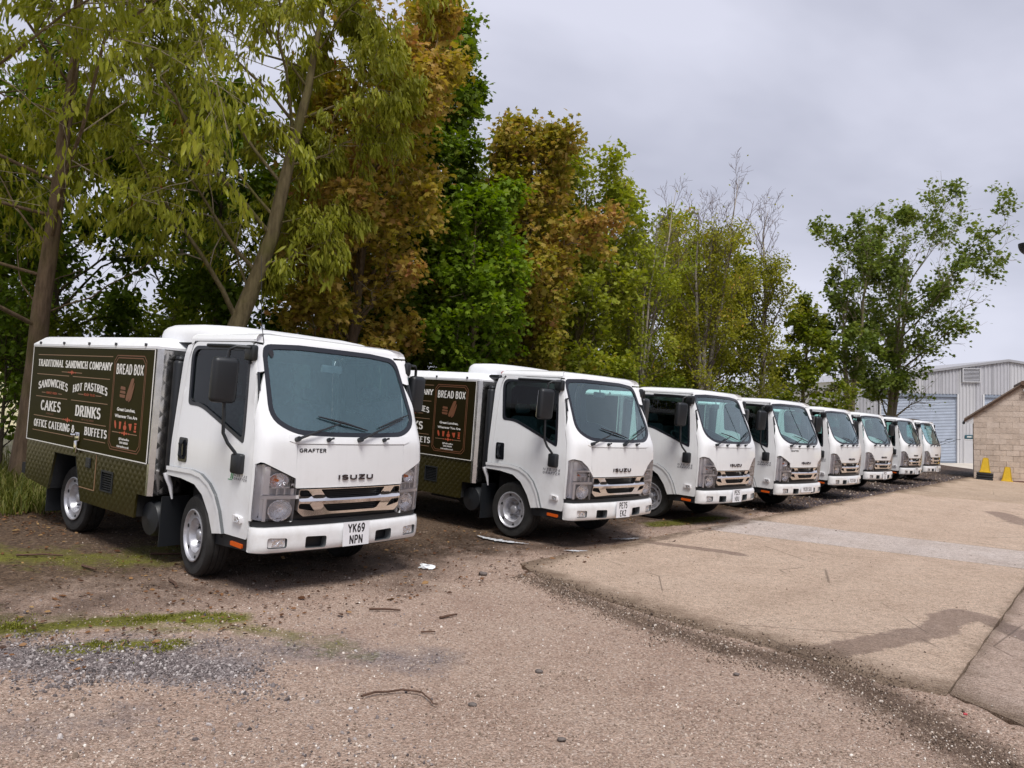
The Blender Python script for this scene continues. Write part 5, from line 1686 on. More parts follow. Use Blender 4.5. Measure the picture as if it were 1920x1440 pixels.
obj('cladding_sheet', sheet_mesh(1.54, 2.055, DZ + .06), wh, MB_CLAD)
def shutter(x0, x1, top):
    b = MB(); n = 44
    for i in range(n):
        z = top * i / n; h = top / n
        jit = .012 * math.sin(i * 1.7)
        b.add([(x0, .10, z), (x1, .10, z), (x1, .10 - .03 + jit * .3, z + h * .55), (x0, .10 - .03 - jit * .3, z + h * .45), (x0, .10, z + h * .96), (x1, .10, z + h * .96)], [(0, 1, 2, 3), (3, 2, 5, 4)])
    return b.mesh('roller_shutter')
for x0, x1 in ((DX0, DX1), (D2X0, D2X1)):
    sh = obj('roller_shutter', shutter(x0, x1, DZ - .12), wh, MB_SHUT)
    b = MB(); b.box((x0, .0, DZ - .12), (x1, .16, DZ + .06)); obj('shutter_box', b.mesh('shutter_box'), sh, MB_SHUT2)
    b = MB(); b.box((x0, .04, .0), (x1, .09, .09)); obj('bottom_rail', b.mesh('bottom_rail'), sh, MB_SHUT2)
    for xx in (x0 - .09, x1):
        b = MB(); b.box((xx, -.05, 0), (xx + .09, .12, DZ + .06)); obj('guide_rail', b.mesh('guide_rail'), sh, MB_TRIMW)
b = MB(); b.box((.30, -.065, 4.74), (1.28, -.045, 5.50)); lv = obj('louvre', b.mesh('louvre'), wh, mat('louvre_dark', (.16, .15, .15), .6))
for k in range(9):
    z = 4.78 + k * .078
    b = MB(); b.add([(.33, -.066, z + .05), (1.25, -.066, z + .05), (1.25, -.12, z), (.33, -.12, z)], [(0, 1, 2, 3)])
    obj('louvre_blade', b.mesh('louvre_blade'), lv, MB_CLAD)
for lo, hi in (((.26, 4.70), (1.32, 4.76)), ((.26, 5.47), (1.32, 5.52)), ((.26, 4.76), (.32, 5.47)), ((1.26, 4.76), (1.32, 5.47))):
    b = MB(); b.box((lo[0], -.13, lo[1]), (hi[0], -.04, hi[1])); obj('louvre_frame', b.mesh('louvre_frame'), lv, MB_CLAD2)
b = MB(); b.box((.43, -.06, .0), (1.06, -.045, 1.36)); dr = obj('door', b.mesh('door'), wh, MB_CLAD2)
for lo, hi in (((.39, 0), (.43, 1.40)), ((1.06, 0), (1.10, 1.40)), ((.43, 1.36), (1.06, 1.40))):
    b = MB(); b.box((lo[0], -.075, lo[1]), (hi[0], -.04, hi[1])); obj('door_frame', b.mesh('door_frame'), dr, MB_TRIMW)
b = MB(); b.box((.43, -.09, 1.43), (1.45, -.045, 1.63)); sg_ = obj('sign', b.mesh('sign'), wh, MB_TEAL)
b = MB()
for x0, x1 in ((.53, .80), (.86, 1.05), (1.12, 1.36)): b.box((x0, -.094, 1.50), (x1, -.091, 1.56))
obj('sign_lettering', b.mesh('sign_lettering'), sg_, M['ink_white'])
for x0, x1 in ((-6.1, RX), (RX, 12.0)):
    b = MB(); b.add([(x0, -.12, rz(x0) + .02), (x1, -.12, rz(x1) + .02), (x1, 26, rz(x1) + .02), (x0, 26, rz(x0) + .02), (x0, -.12, rz(x0) - .12), (x1, -.12, rz(x1) - .12)], [(0, 1, 2, 3), (0, 4, 5, 1)]); obj('roof', b.mesh('roof'), wh, MB_ROOFT)
b = MB(); b.add([(-5.93, 0, -.9), (-5.93, 26, -.9), (-5.93, 26, rz(-5.93)), (-5.93, 0, rz(-5.93))], [(0, 1, 2, 3)]); obj('side_wall', b.mesh('side_wall'), wh, MB_CLAD)
b = MB(); b.add([(-5.9, .3, -.9), (11, .3, -.9), (11, .3, 4.8), (RX, .3, RZ - .05), (-5.9, .3, 4.7)], [(0, 1, 2, 3, 4)]); obj('inner_wall', b.mesh('inner_wall'), wh, mat('dark_inside', (.05, .05, .055), .9))
b = MB(); b.box((-7.5, -6.2, -1.6), (12, -.02, -.004)); obj('concrete_apron', b.mesh('concrete_apron'), wh, MB_APR)

# ---- block-built store with a gable, in front of the warehouse
M_BLK = [mat('painted_block_a', (.58, .48, .40), .85, noise=.14, nscale=5, bump=.5, bscale=28), mat('painted_block_b', (.53, .435, .36), .85, noise=.16, nscale=5, bump=.5, bscale=28), mat('painted_block_c', (.61, .51, .43), .85, noise=.12, nscale=5, bump=.5, bscale=28)]
M_MORT = mat('joint_mortar', (.40, .31, .23), .95, noise=.3, nscale=9)
M_PLIN = mat('red_brown_plinth', (.10, .028, .022), .8, noise=.3, nscale=8)
M_TILE = mat('brown_tile', (.15, .10, .07), .8, noise=.3, nscale=9)
M_VERGE = mat('brown_bargeboard', (.13, .078, .05), .7, noise=.3, nscale=9)
bs = obj('block_store', None, None, label='cream painted block store with a brown edged gable roof at the right edge', cat='outbuilding', loc=(19.09, 32.35, 0), rot=(R(1.6), -TILT, R(-30)))
BW, EAVE, RG = 3.42, 2.56, 3.80
def gz(x): return EAVE + (RG - EAVE) * (1 - abs(x - BW / 2) / (BW / 2))
b = MB(); b.add([(0, .012, -.6), (BW, .012, -.6), (BW, .012, gz(BW) - .02), (BW / 2, .012, RG - .02), (0, .012, EAVE - .02), (0, 5, -.6), (0, 5, EAVE), (BW, 5, -.6), (BW, 5, EAVE)], [(0, 1, 2, 3, 4), (0, 4, 6, 5), (1, 7, 8, 2)])
wl_ = obj('wall', b.mesh('wall'), bs, M_MORT)
rb = random.Random(3)
CH, CL, JT = .2235, .452, .010
row = 0; z = -.16
while z < RG:
    x = -(row % 2) * CL / 2
    while x < BW:
        jv = JT if z < 1.3 else .0035
        a, c = max(0, x + jv / 2), min(BW, x + CL - jv / 2)
        zt = z + CH - (JT if z < 1.3 else JT * .6)
        if c - a > .04:
            poly = [(a, z), (c, z), (c, min(zt, gz(c) - .03)), ((a + c) / 2, min(zt, gz((a + c) / 2) - .03)), (a, min(zt, gz(a) - .03))]
            if min(poly[2][1], poly[4][1]) < z + .02:
                poly = [(p, max(q, z)) for p, q in poly]
            if max(q for _, q in poly) > z + .03:
                jit = rb.uniform(-.004, .004)
                bb = MB(); bb.prism([(p + rb.uniform(-.004, .004), q + rb.uniform(-.004, .004)) for p, q in poly], -.014 + jit, .01, lambda p, q, d: (p, d, q))
                obj('block', bb.mesh('block'), wl_, M_BLK[rb.randrange(3)])
        x += CL
    z += CH; row += 1
b = MB(); b.box((-.02, -.05, -.40), (BW + .02, .0, -.03)); obj('plinth', b.mesh('plinth'), bs, M_PLIN)
for sgn in (-1, 1):
    b = MB()
    xe = BW / 2 + sgn * (BW / 2 + .34); ze = EAVE - .34 * (RG - EAVE) / (BW / 2)
    p = [(BW / 2, RG + .05), (xe, ze + .05), (xe, ze - .05), (BW / 2, RG - .06)]
    b.prism(p, -.10, -.03, lambda x, z_, d: (x, d, z_)); obj('bargeboard', b.mesh('bargeboard'), bs, M_VERGE)
    b = MB(); p = [(BW / 2, RG + .03), (xe, ze + .03), (xe, ze - .01), (BW / 2, RG - .01)]
    b.prism(p, -.14, 5.2, lambda x, z_, d: (x, d, z_ + .062)); obj('roof_slope', b.mesh('roof_slope'), bs, M_TILE)
b = MB(); b.tube([(BW / 2, -.15, RG + .08), (BW / 2, 5.2, RG + .08)], .09, 10); obj('ridge_tile', b.mesh('ridge_tile', 40), bs, M_VERGE)
b = MB(); b.prism([(-.27, EAVE - .26), (-.004, EAVE - .06), (-.004, EAVE - .33), (-.25, EAVE - .31)], -.06, .4, lambda x, z_, d: (x, d, z_)); obj('soffit_box', b.mesh('soffit_box'), bs, MB_TRIMW)
b = MB(); b.tube([(-.35, -.12, EAVE - .31), (-.35, 5.0, EAVE - .31)], .055, 8); obj('gutter', b.mesh('gutter', 40), bs, M['black'])
cc = obj('security_camera', None, None, label='small white dome camera high on the block store gable', cat='camera', loc=(19.09 + 1.49 - .21, 32.35 - .86 - .09, 3.66), rot=(0, -TILT, R(-30)))
b = MB(); b.box((-.06, .02, -.05), (.10, .12, .06), .02); obj('camera_mount', b.mesh('camera_mount', 40), cc, M['white_roof'])
b = MB(); n = 12
for q in range(2):
    pass
vs, fs = [], []
for i in range(7):
    a = math.pi / 2 * i / 6
    for k in range(n): vs.append((.085 * math.cos(a) * math.cos(2 * math.pi * k / n), -.02 - .085 * math.sin(a), .085 * math.cos(a) * math.sin(2 * math.pi * k / n)))
for i in range(6):
    for k in range(n): fs.append((i * n + k, i * n + (k + 1) % n, (i + 1) * n + (k + 1) % n, (i + 1) * n + k))
b.add(vs, fs); obj('camera_dome', b.mesh('camera_dome', 60), cc, M['white_roof'])
b = MB(); b.tube([(-.02, -.095, -.02), (-.025, -.115, -.022)], .032, 10); obj('camera_eye', b.mesh('camera_eye'), cc, M['gloss_black'])

# ---- yellow tapered bollards by the store
M_YEL = mat('yellow_plastic', (.62, .40, .012), .45, noise=.10, nscale=7)
M_YELD = mat('yellow_edge', (.50, .31, .01), .45)
def bollard(x, y, z0, base, label):
    r = obj('tapered_bollard', None, None, label=label, cat='bollard', group='yellow bollards beside the store', loc=(x, y, z0), rot=(0, 0, R(-30)))
    b = MB()
    w0, w1, h = .165, .085, .52
    z = .05
    vs = [(s * w0, t * w0, z) for s, t in ((-1, -1), (1, -1), (1, 1), (-1, 1))] + [(s * w1, t * w1, z + h) for s, t in ((-1, -1), (1, -1), (1, 1), (-1, 1))]
    b.add(vs, [(0, 1, 5, 4), (1, 2, 6, 5), (2, 3, 7, 6), (3, 0, 4, 7), (4, 5, 6, 7)])
    obj('body', b.mesh('body'), r, M_YEL)
    for (s, t) in ((-1, -1), (1, -1), (1, 1), (-1, 1)):
        b = MB(); b.tube([(s * w0, t * w0, z), (s * w1, t * w1, z + h)], .014, 5); obj('corner_ridge', b.mesh('corner_ridge', 40), r, M_YELD)
    b = MB(); b.box((-.20, -.20, 0), (.20, .20, .055), .01); obj('foot_flange', b.mesh('foot_flange'), r, M_YEL)
    b = MB(); b.box((-.07, -.07, z + h), (.07, .07, z + h + .02), .006); obj('cap', b.mesh('cap'), r, M_YELD)
    return r
bs1 = obj('rubber_base_stack', None, None, label='stack of black rubber bases under the left yellow bollard', cat='base', loc=(19.08, 31.62, 0), rot=(0, 0, R(-30)))
for k in range(3):
    b = MB(); b.box((-.29, -.22, .10 * k + .002), (.29, .22, .10 * k + .092), .025); obj('rubber_base', b.mesh('rubber_base', 40), bs1, M['black'])
bollard(19.08, 31.62, .30, True, 'yellow tapered bollard raised on black rubber bases')
bollard(19.93, 31.55, .0, False, 'yellow tapered bollard standing straight on the ground')

# ---- lamp bracket that reaches in from the right
lp_ = obj('yard_lamp', None, None, label='dark bowl shaped yard lamp cut off by the right frame edge', cat='lamp', loc=(14.7, 20.0, 0))
b = MB(); b.tube([(0, 0, -.1), (0, 0, 6.9)], [.09, .06], 10); obj('post', b.mesh('post', 40), lp_, M['clip'])
b = MB(); b.tube([(0, 0, 6.8), (-.9, 0, 6.86), (-1.80, 0, 6.76)], .03, 8); obj('bracket', b.mesh('bracket', 40), lp_, M['clip'])
b = MB(); vs, fs, n = [], [], 20
for i in range(7):
    a = math.pi / 2 * i / 6
    for k in range(n): vs.append((-1.80 + .28 * math.cos(a) * math.cos(2 * math.pi * k / n), .28 * math.cos(a) * math.sin(2 * math.pi * k / n), 6.68 - .30 * math.sin(a)))
for i in range(6):
    for k in range(n): fs.append((i * n + k, i * n + (k + 1) % n, (i + 1) * n + (k + 1) % n, (i + 1) * n + k))
fs.append(tuple(range(n)))
b.add(vs, fs); b.tube([(-1.8, 0, 6.67), (-1.8, 0, 6.78)], .05, 8); obj('lamp_bowl', b.mesh('lamp_bowl', 40), lp_, M['black'])

# ---- added dark building, unseen beyond the right frame edge, for the windscreens to mirror
M_BRN = mat('dark_boarding', (.075, .062, .05), .8, noise=.3, nscale=1.2)
M_BRF = mat('reflection_barn_roof', (.16, .15, .145), .7, noise=.2, nscale=.7)
bo = tn(-4, 13.0)
br = obj('reflection_barn', None, None, label='long dark boarded building added out of view for the windscreens to mirror', cat='reflection_barn', loc=(bo[0], bo[1], 0), rot=(0, 0, math.atan2(TD[1], TD[0])))
for k in range(11):
    b = MB(); x0 = k * 4.0
    b.box((x0, -.06 - .01 * (k % 2), -.1), (x0 + 3.97, .06, 5.6)); obj('wall_panel', b.mesh('wall_panel'), br, M_BRN)
b = MB(); b.add([(-.3, .25, 5.55), (44.3, .25, 5.55), (44.3, -5.5, 8.2), (-.3, -5.5, 8.2), (-.3, -11, 5.55), (44.3, -11, 5.55)], [(0, 1, 2, 3), (3, 2, 5, 4)]); obj('roof', b.mesh('roof'), br, M_BRF)
for x in (0., 43.9):
    b = MB(); b.add([(x, 0, -.1), (x, -11, -.1), (x, -11, 5.5), (x, -5.5, 8.1), (x, 0, 5.5)], [(0, 1, 2, 3, 4)]); obj('gable_wall', b.mesh('gable_wall'), br, M_BRN)
# ================================================================ trees
def leaf_mat(name, stops, transl=.35, rough=.5):
    mt = bpy.data.materials.new(name); mt.use_nodes = True
    n, l = mt.node_tree.nodes, mt.node_tree.links
    n.clear()
    out = n.new('ShaderNodeOutputMaterial')
    a = n.new('ShaderNodeAttribute'); a.attribute_name = 'tone'
    q = n.new('ShaderNodeValToRGB'); e = q.color_ramp.elements
    while len(e) < len(stops): e.new(.5)
    for k, (p, c) in enumerate(stops): e[k].position = p; e[k].color = (*c, 1)
    l.new(a.outputs['Fac'], q.inputs['Fac'])
    df = n.new('ShaderNodeBsdfPrincipled'); df.inputs['Roughness'].default_value = rough; df.inputs['Specular IOR Level'].default_value = .16
    tr = n.new('ShaderNodeBsdfTranslucent'); mx = n.new('ShaderNodeMixShader'); mx.inputs[0].default_value = transl
    hs = n.new('ShaderNodeHueSaturation'); hs.inputs['Saturation'].default_value = 1.1; hs.inputs['Value'].default_value = 1.35
    l.new(q.outputs[0], df.inputs['Base Color']); l.new(q.outputs[0], hs.inputs['Color']); l.new(hs.outputs[0], tr.inputs['Color'])
    l.new(df.outputs[0], mx.inputs[1]); l.new(tr.outputs[0], mx.inputs[2]); l.new(mx.outputs[0], out.inputs['Surface'])
    return mt
def bark_mat(name, c0, c1, scale=14, stretch=(1, 1, .18), green=0.):
    mt = mat(name, c0, .9)
    n, l = mt.node_tree.nodes, mt.node_tree.links; b_ = n['Principled BSDF']
    tcn = n.new('ShaderNodeTexCoord'); mpn = n.new('ShaderNodeMapping'); mpn.inputs['Scale'].default_value = stretch
    l.new(tcn.outputs['Object'], mpn.inputs['Vector'])
    nn = n.new('ShaderNodeTexNoise'); nn.inputs['Scale'].default_value = scale; nn.inputs['Detail'].default_value = 8; nn.inputs['Roughness'].default_value = .7
    l.new(mpn.outputs['Vector'], nn.inputs['Vector'])
    q = n.new('ShaderNodeValToRGB'); q.color_ramp.elements[0].position = .35; q.color_ramp.elements[1].position = .68
    q.color_ramp.elements[0].color = (*c0, 1); q.color_ramp.elements[1].color = (*c1, 1)
    l.new(nn.outputs['Fac'], q.inputs['Fac'])
    n2 = n.new('ShaderNodeTexNoise'); n2.inputs['Scale'].default_value = 2.5; n2.inputs['Detail'].default_value = 5; l.new(tcn.outputs['Object'], n2.inputs['Vector'])
    r2 = n.new('ShaderNodeMapRange'); r2.inputs[1].default_value = .45; r2.inputs[2].default_value = .7; r2.inputs[4].default_value = green; l.new(n2.outputs['Fac'], r2.inputs[0])
    mx = n.new('ShaderNodeMixRGB'); mx.inputs['Color2'].default_value = (.13, .13, .02, 1); l.new(r2.outputs[0], mx.inputs['Fac']); l.new(q.outputs[0], mx.inputs['Color1'])
    l.new(mx.outputs[0], b_.inputs['Base Color'])
    bp = n.new('ShaderNodeBump'); bp.inputs['Strength'].default_value = .7; bp.inputs['Distance'].default_value = .03
    l.new(nn.outputs['Fac'], bp.inputs['Height']); l.new(bp.outputs['Normal'], b_.inputs['Normal'])
    return mt
LM = {
 'cherry': leaf_mat('long_leaf_green', [(0, (.11, .14, .013)), (.4, (.235, .255, .026)), (.75, (.34, .34, .045)), (.95, (.42, .38, .06)), (1, (.34, .08, .045))], .42, .38),
 'rust': leaf_mat('rust_maple_leaf', [(0, (.13, .135, .014)), (.28, (.27, .235, .024)), (.55, (.37, .28, .05)), (.8, (.44, .29, .085)), (1, (.40, .19, .08))], .38),
 'rust2': leaf_mat('brown_maple_leaf', [(0, (.13, .135, .014)), (.4, (.26, .235, .028)), (.7, (.36, .255, .058)), (1, (.37, .20, .07))], .38),
 'dark': leaf_mat('dark_oak_leaf', [(0, (.045, .075, .006)), (.5, (.10, .155, .014)), (.85, (.17, .225, .024)), (1, (.26, .26, .03))], .34),
 'fresh': leaf_mat('fresh_green_leaf', [(0, (.06, .105, .006)), (.5, (.14, .220, .015)), (.85, (.22, .290, .026)), (1, (.32, .32, .04))], .40),
 'yellow': leaf_mat('yellow_green_leaf', [(0, (.11, .13, .012)), (.45, (.25, .29, .032)), (.8, (.37, .37, .048)), (1, (.42, .25, .05))], .42),
 'birch': leaf_mat('olive_birch_leaf', [(0, (.11, .12, .012)), (.5, (.26, .265, .030)), (.85, (.37, .34, .048)), (1, (.40, .22, .05))], .42),
 'syc': leaf_mat('sycamore_leaf', [(0, (.055, .085, .014)), (.45, (.13, .175, .028)), (.8, (.21, .245, .048)), (.93, (.29, .27, .07)), (1, (.28, .13, .05))], .34),
 'mid': leaf_mat('mid_green_leaf', [(0, (.065, .095, .008)), (.5, (.15, .185, .018)), (1, (.29, .255, .035))], .38),
}
BK = {
 'brown': bark_mat('brown_bark', (.075, .047, .026), (.20, .135, .085), green=.25),
 'lichen': bark_mat('lichen_bark', (.085, .062, .028), (.24, .19, .10), green=.6),
 'birch': bark_mat('pale_birch_bark', (.22, .18, .14), (.60, .55, .47), 9, (1, 1, .8), .15),
 'syc': bark_mat('olive_grey_bark', (.12, .095, .05), (.26, .22, .14), green=.45),
 'twig': bark_mat('grey_twig_bark', (.20, .16, .11), (.38, .32, .22)),
 'rtwig': bark_mat('purple_twig_bark', (.10, .07, .065), (.20, .15, .14)),
 'deep': bark_mat('dark_bark', (.03, .022, .014), (.09, .065, .04), green=.3),
}
def nrm(v): return v / (np.linalg.norm(v, axis=-1, keepdims=True) + 1e-9)
def tubes(pts, rad, ns):
    """(n,k,3) centre lines, (n,k) radii -> verts, quads"""
    n, k, _ = pts.shape
    t = np.empty_like(pts); t[:, 1:-1] = pts[:, 2:] - pts[:, :-2]; t[:, 0] = pts[:, 1] - pts[:, 0]; t[:, -1] = pts[:, -1] - pts[:, -2]
    t = nrm(t)
    ref = np.where(np.abs(t[..., 2:3]) > .9, np.array([1., 0, 0]), np.array([0, 0, 1.]))
    a = nrm(np.cross(t, ref)); b_ = np.cross(t, a)
    w = 2 * np.pi * np.arange(ns) / ns
    ring = a[:, :, None] * np.cos(w)[None, None, :, None] + b_[:, :, None] * np.sin(w)[None, None, :, None]
    V = pts[:, :, None] + ring * rad[:, :, None, None]
    I = np.arange(n * k * ns).reshape(n, k, ns); J = np.roll(I, -1, 2)
    Q = np.stack([I[:, :-1], J[:, :-1], J[:, 1:], I[:, 1:]], -1).reshape(-1, 4)
    return V.reshape(-1, 3), Q
def grow(r, par, k, ta, tb, L, ang, up, npts=5, wob=.08, bend=0., tpow=1.):
    """k children on every parent line; returns (m,npts,3) and the parent index, parameter"""
    n, kp, _ = par.shape
    pi = np.repeat(np.arange(n), k); m = len(pi)
    t = (ta + (tb - ta) * ((np.tile(np.arange(k), n) + r.random(m)) / k) ** tpow)
    f = t * (kp - 1); i0 = np.clip(f.astype(int), 0, kp - 2); fr = (f - i0)[:, None]
    st = par[pi, i0] * (1 - fr) + par[pi, i0 + 1] * fr
    tg = nrm(par[pi, i0 + 1] - par[pi, i0])
    az = (np.tile(np.arange(k), n) * 2.4 + np.repeat(r.random(n) * 6.28, k) + r.normal(0, .4, m))
    ref = np.where(np.abs(tg[:, 2:3]) > .95, np.array([1., 0, 0]), np.array([0, 0, 1.]))
    a = nrm(np.cross(tg, ref)); b_ = np.cross(tg, a)
    side = a * np.cos(az)[:, None] + b_ * np.sin(az)[:, None]
    an = (ang + r.normal(0, .15, m))[:, None]
    d = nrm(tg * np.cos(an) + side * np.sin(an) + np.array([0, 0, 1.]) * up)
    Lm = L(t, m, pi, d) if callable(L) else np.full(m, L) * r.uniform(.65, 1.2, m)
    s = np.linspace(0, 1, npts)[None, :, None]
    wv = np.cumsum(r.normal(0, wob, (m, npts, 3)), 1); wv[:, 0] = 0
    pts = st[:, None] + d[:, None] * Lm[:, None, None] * s + np.array([0, 0, 1.]) * bend * (Lm[:, None, None] * s ** 2) + wv * Lm[:, None, None] * s
    return pts, pi, t, Lm
TPL = {
 'long': (np.array([(0, 0, 0), (.13, .28, -.02), (0, .34, .03), (-.13, .28, -.02), (.10, .68, -.06), (0, .70, 0), (-.10, .68, -.06), (0, 1, -.08)], float), [(0, 1, 2), (0, 2, 3), (1, 4, 5), (1, 5, 2), (2, 5, 6), (2, 6, 3), (4, 7, 5), (5, 7, 6)]),
 'oval': (np.array([(0, 0, 0), (.28, .4, .04), (.20, .75, .02), (0, 1, -.05), (-.20, .75, .02), (-.28, .4, .04)], float), [(0, 1, 2), (0, 2, 3), (0, 3, 4), (0, 4, 5)]),
 'lobed': (np.array([(0, 0, 0), (.52, .12, -.04), (.30, .40, .04), (.50, .72, -.06), (.16, .70, .03), (0, 1.05, -.06), (-.16, .70, .03), (-.50, .72, -.06), (-.30, .40, .04), (-.52, .12, -.04)], float), [(0, 1, 2), (2, 3, 4), (0, 2, 4), (4, 5, 6), (0, 4, 6), (6, 7, 8), (0, 6, 8), (0, 8, 9)]),
}
def leaves_mesh(name, pos, axis_, normal, size, tone, tpl):
    T, F = TPL[tpl]; F = np.array(F); m = len(pos)
    ax = nrm(axis_); nn = nrm(normal - ax * np.sum(normal * ax, 1, keepdims=True)); sd = np.cross(ax, nn)
    V = pos[:, None] + size[:, None, None] * (T[None, :, 0:1] * sd[:, None] + T[None, :, 1:2] * ax[:, None] + T[None, :, 2:3] * nn[:, None])
    Q = (np.arange(m) * len(T))[:, None, None] + F[None]
    me = bpy.data.meshes.new(name)
    np_mesh(me, V.reshape(-1, 3), Q.reshape(-1, 3))
    a = me.attributes.new('tone', 'FLOAT', 'POINT'); a.data.foreach_set('value', np.repeat(np.clip(tone, 0, 1), len(T)).astype(np.float32))
    return me
def profile(kind):
    if kind == 'egg': return lambda q: np.clip(np.sin(np.pi * (.16 + .80 * q)), .05, 1) ** .7
    if kind == 'cone': return lambda q: np.clip(1.05 - q * .9, .08, 1)
    if kind == 'fan': return lambda q: np.clip(.55 + .5 * q - .55 * np.clip(q - .7, 0, 1), .1, 1)
    if kind == 'column': return lambda q: np.clip(np.sin(np.pi * (.22 + .7 * q)), .1, 1) ** .4
    return lambda q: np.ones_like(q)
def tree(name, label, base, H, h0, Rm, trunk_r, bark, leaf, tpl, lsize, N, seed, nprim=26, nsec=7, ntw=4, prof='egg', ang=1.0, up=.25, lean=(0, 0), bendt=0., skew=(0, 0, 0), droop=.25, spread=.10, tone=(.5, .22), twig_r=.006, stems=1, fan=.10, bare=0., group='trees behind the truck row', leafpow=.5, path=None, sub=.42, limb=.42, cat='tree', clump=0., hang=0., zmin=None, xmax=99.):
    r = np.random.default_rng(seed)
    root = obj(name, None, None, label=label, cat=cat, group=group, loc=(base[0], base[1], 0))
    K = 12; s = np.linspace(0, 1, K)
    lines, rads = [], []
    for q in range(stems):
        if path is not None and q == 0:
            pz = np.array([p[2] for p in path]); zz = s * H
            px, py = np.interp(zz, pz, [p[0] for p in path]), np.interp(zz, pz, [p[1] for p in path])
            ln = np.stack([px, py, zz], 1)
        else:
            a = 2 * np.pi * q / max(1, stems) + r.random() * 1.2
            f = fan * (1 if stems > 1 else 0) * r.uniform(.5, 1.2)
            hh = H * (1 if q == 0 else r.uniform(.72, .98))
            ln = np.stack([lean[0] * s * H + f * hh * math.cos(a) * (s * .4 + s ** 1.6 * .6), lean[1] * s * H + f * hh * math.sin(a) * (s * .4 + s ** 1.6 * .6), s * hh], 1)
        w = np.cumsum(r.normal(0, .018, (K, 2)), 0) * H * .35; w[0] = 0
        ln[:, :2] += w * s[:, None] ** .7
        ln[0, 2] = -.15
        lines.append(ln)
        tr_ = trunk_r * (1 if stems == 1 else r.uniform(.65, 1.))
        rads.append(tr_ * ((1 - s) ** .85 * .92 + .05) * (1 + .45 * np.exp(-s * H / .35)))
    TR = np.array(lines); TRr = np.array(rads)
    pf = profile(prof); ta = h0 / H; sk = np.array(skew, float)
    def LP(t, m, pi, d):
        q = (t - ta) / (1 - ta)
        return Rm * pf(q) * r.uniform(.7, 1.12, m) * np.clip(1 + d @ sk, .25, 2.2)
    ang_l = ang
    P1, pi1, t1, L1 = grow(r, TR, max(3, nprim // stems), ta, .97, LP, ang_l, up, 6, .05, bendt)
    if zmin is not None:
        ok1 = (P1[:, -1, 2] > zmin - .15) & (P1[:, :, 0].max(1) < xmax)
        P1, pi1, t1, L1 = P1[ok1], pi1[ok1], t1[ok1], L1[ok1]
    R1 = np.interp(t1, s, np.mean(rads, 0))[:, None] * limb * np.linspace(1, .22, 6)[None] * np.clip(L1 / Rm, .35, 1)[:, None] + .004
    P2, pi2, t2, L2 = grow(r, P1, nsec, .22, 1.0, lambda t, m, pi, d: L1[pi] * sub * (1.15 - .6 * t) * r.uniform(.6, 1.3, m), .75, up * .5, 5, .07, -hang * .5, .8)
    R2 = np.clip(R1[pi2, 2][:, None] * .42, .004, .05) * np.linspace(1, .3, 5)[None]
    P3, pi3, t3, L3 = grow(r, P2, ntw, .2, 1.0, lambda t, m, pi, d: np.clip(L2[pi] * .55 * r.uniform(.6, 1.3, m), .12, .8), .7, up * .3, 4, .08, -hang)
    if zmin is not None:
        ok3 = P3[:, :, 2].min(1) > zmin
        P3, pi3 = P3[ok3], pi3[ok3]
    R3 = np.full((len(P3), 1), twig_r) * np.linspace(1, .45, 4)[None]
    for q in range(len(TR)):
        V, Q = tubes(TR[q:q + 1], TRr[q:q + 1], 10)
        me = bpy.data.meshes.new('trunk'); np_mesh(me, V, Q); me.polygons.foreach_set('use_smooth', np.ones(len(Q), bool)); obj('trunk', me, root, BK[bark])
    for nm, Pp, Rr, ns, mt in (('limbs', P1, R1, 6, BK['rtwig'] if bark == 'birch' else BK[bark]),):
        V, Q = tubes(Pp, Rr, ns); me = bpy.data.meshes.new(nm); np_mesh(me, V, Q); me.polygons.foreach_set('use_smooth', np.ones(len(Q), bool)); obj(nm, me, root, mt, kind='stuff')
    sel = P2[:, :, 2].min(1) > (zmin if zmin is not None else -9)
    Va, Qa = tubes(P2[sel], R2[sel], 4); Vb, Qb = tubes(P3, R3, 3)
    me = bpy.data.meshes.new('twigs'); np_mesh(me, np.concatenate([Va, Vb]), np.concatenate([Qa, Qb + len(Va)])); obj('twigs', me, root, BK['deep'] if bark == 'deep' else BK['rtwig'] if bark == 'birch' else BK['twig'], kind='stuff')
    if N > 0:
        wt = np.ones(len(P3))
        ht = P3[:, -1, 2] / H
        if bare > 0: wt *= np.clip((1 - bare - ht) / .12, 0.004, 1)
        if clump > 0:
            cw = r.random(len(P2)); wt *= np.where(cw[pi3] < clump, .04, 1.)
        tip = np.linalg.norm(P3[:, -1, :2] - np.array([lean[0], lean[1]]) * P3[:, -1, 2:3], axis=1) / Rm
        wt *= .25 + np.clip(tip, 0, 1.2)
        ti = r.choice(len(P3), N, p=wt / wt.sum())
        f = r.random(N) ** leafpow * 2.999; i0 = f.astype(int); fr = (f - i0)[:, None]
        pos = P3[ti, i0] * (1 - fr) + P3[ti, i0 + 1] * fr + r.normal(0, spread, (N, 3))
        tg = nrm(P3[ti, -1] - P3[ti, 0])
        ax = nrm(tg * .8 + r.normal(0, .65, (N, 3)) + np.array([0, 0, -1.]) * droop * 2)
        no = nrm(np.array([0, 0, 1.]) + r.normal(0, .55, (N, 3)))
        ct = r.normal(0, .6, len(P1))[pi2][pi3][ti] * .5 + r.normal(0, .6, len(P2))[pi3][ti] * .5 + r.normal(0, .7, N)
        tn_ = tone[0] + tone[1] * ct
        sz = lsize * r.lognormal(0, .22, N)
        me = leaves_mesh('crown', pos, ax, no, sz, tn_, tpl)
        obj('crown', me, root, LM[leaf], kind='stuff')
    return root, P3

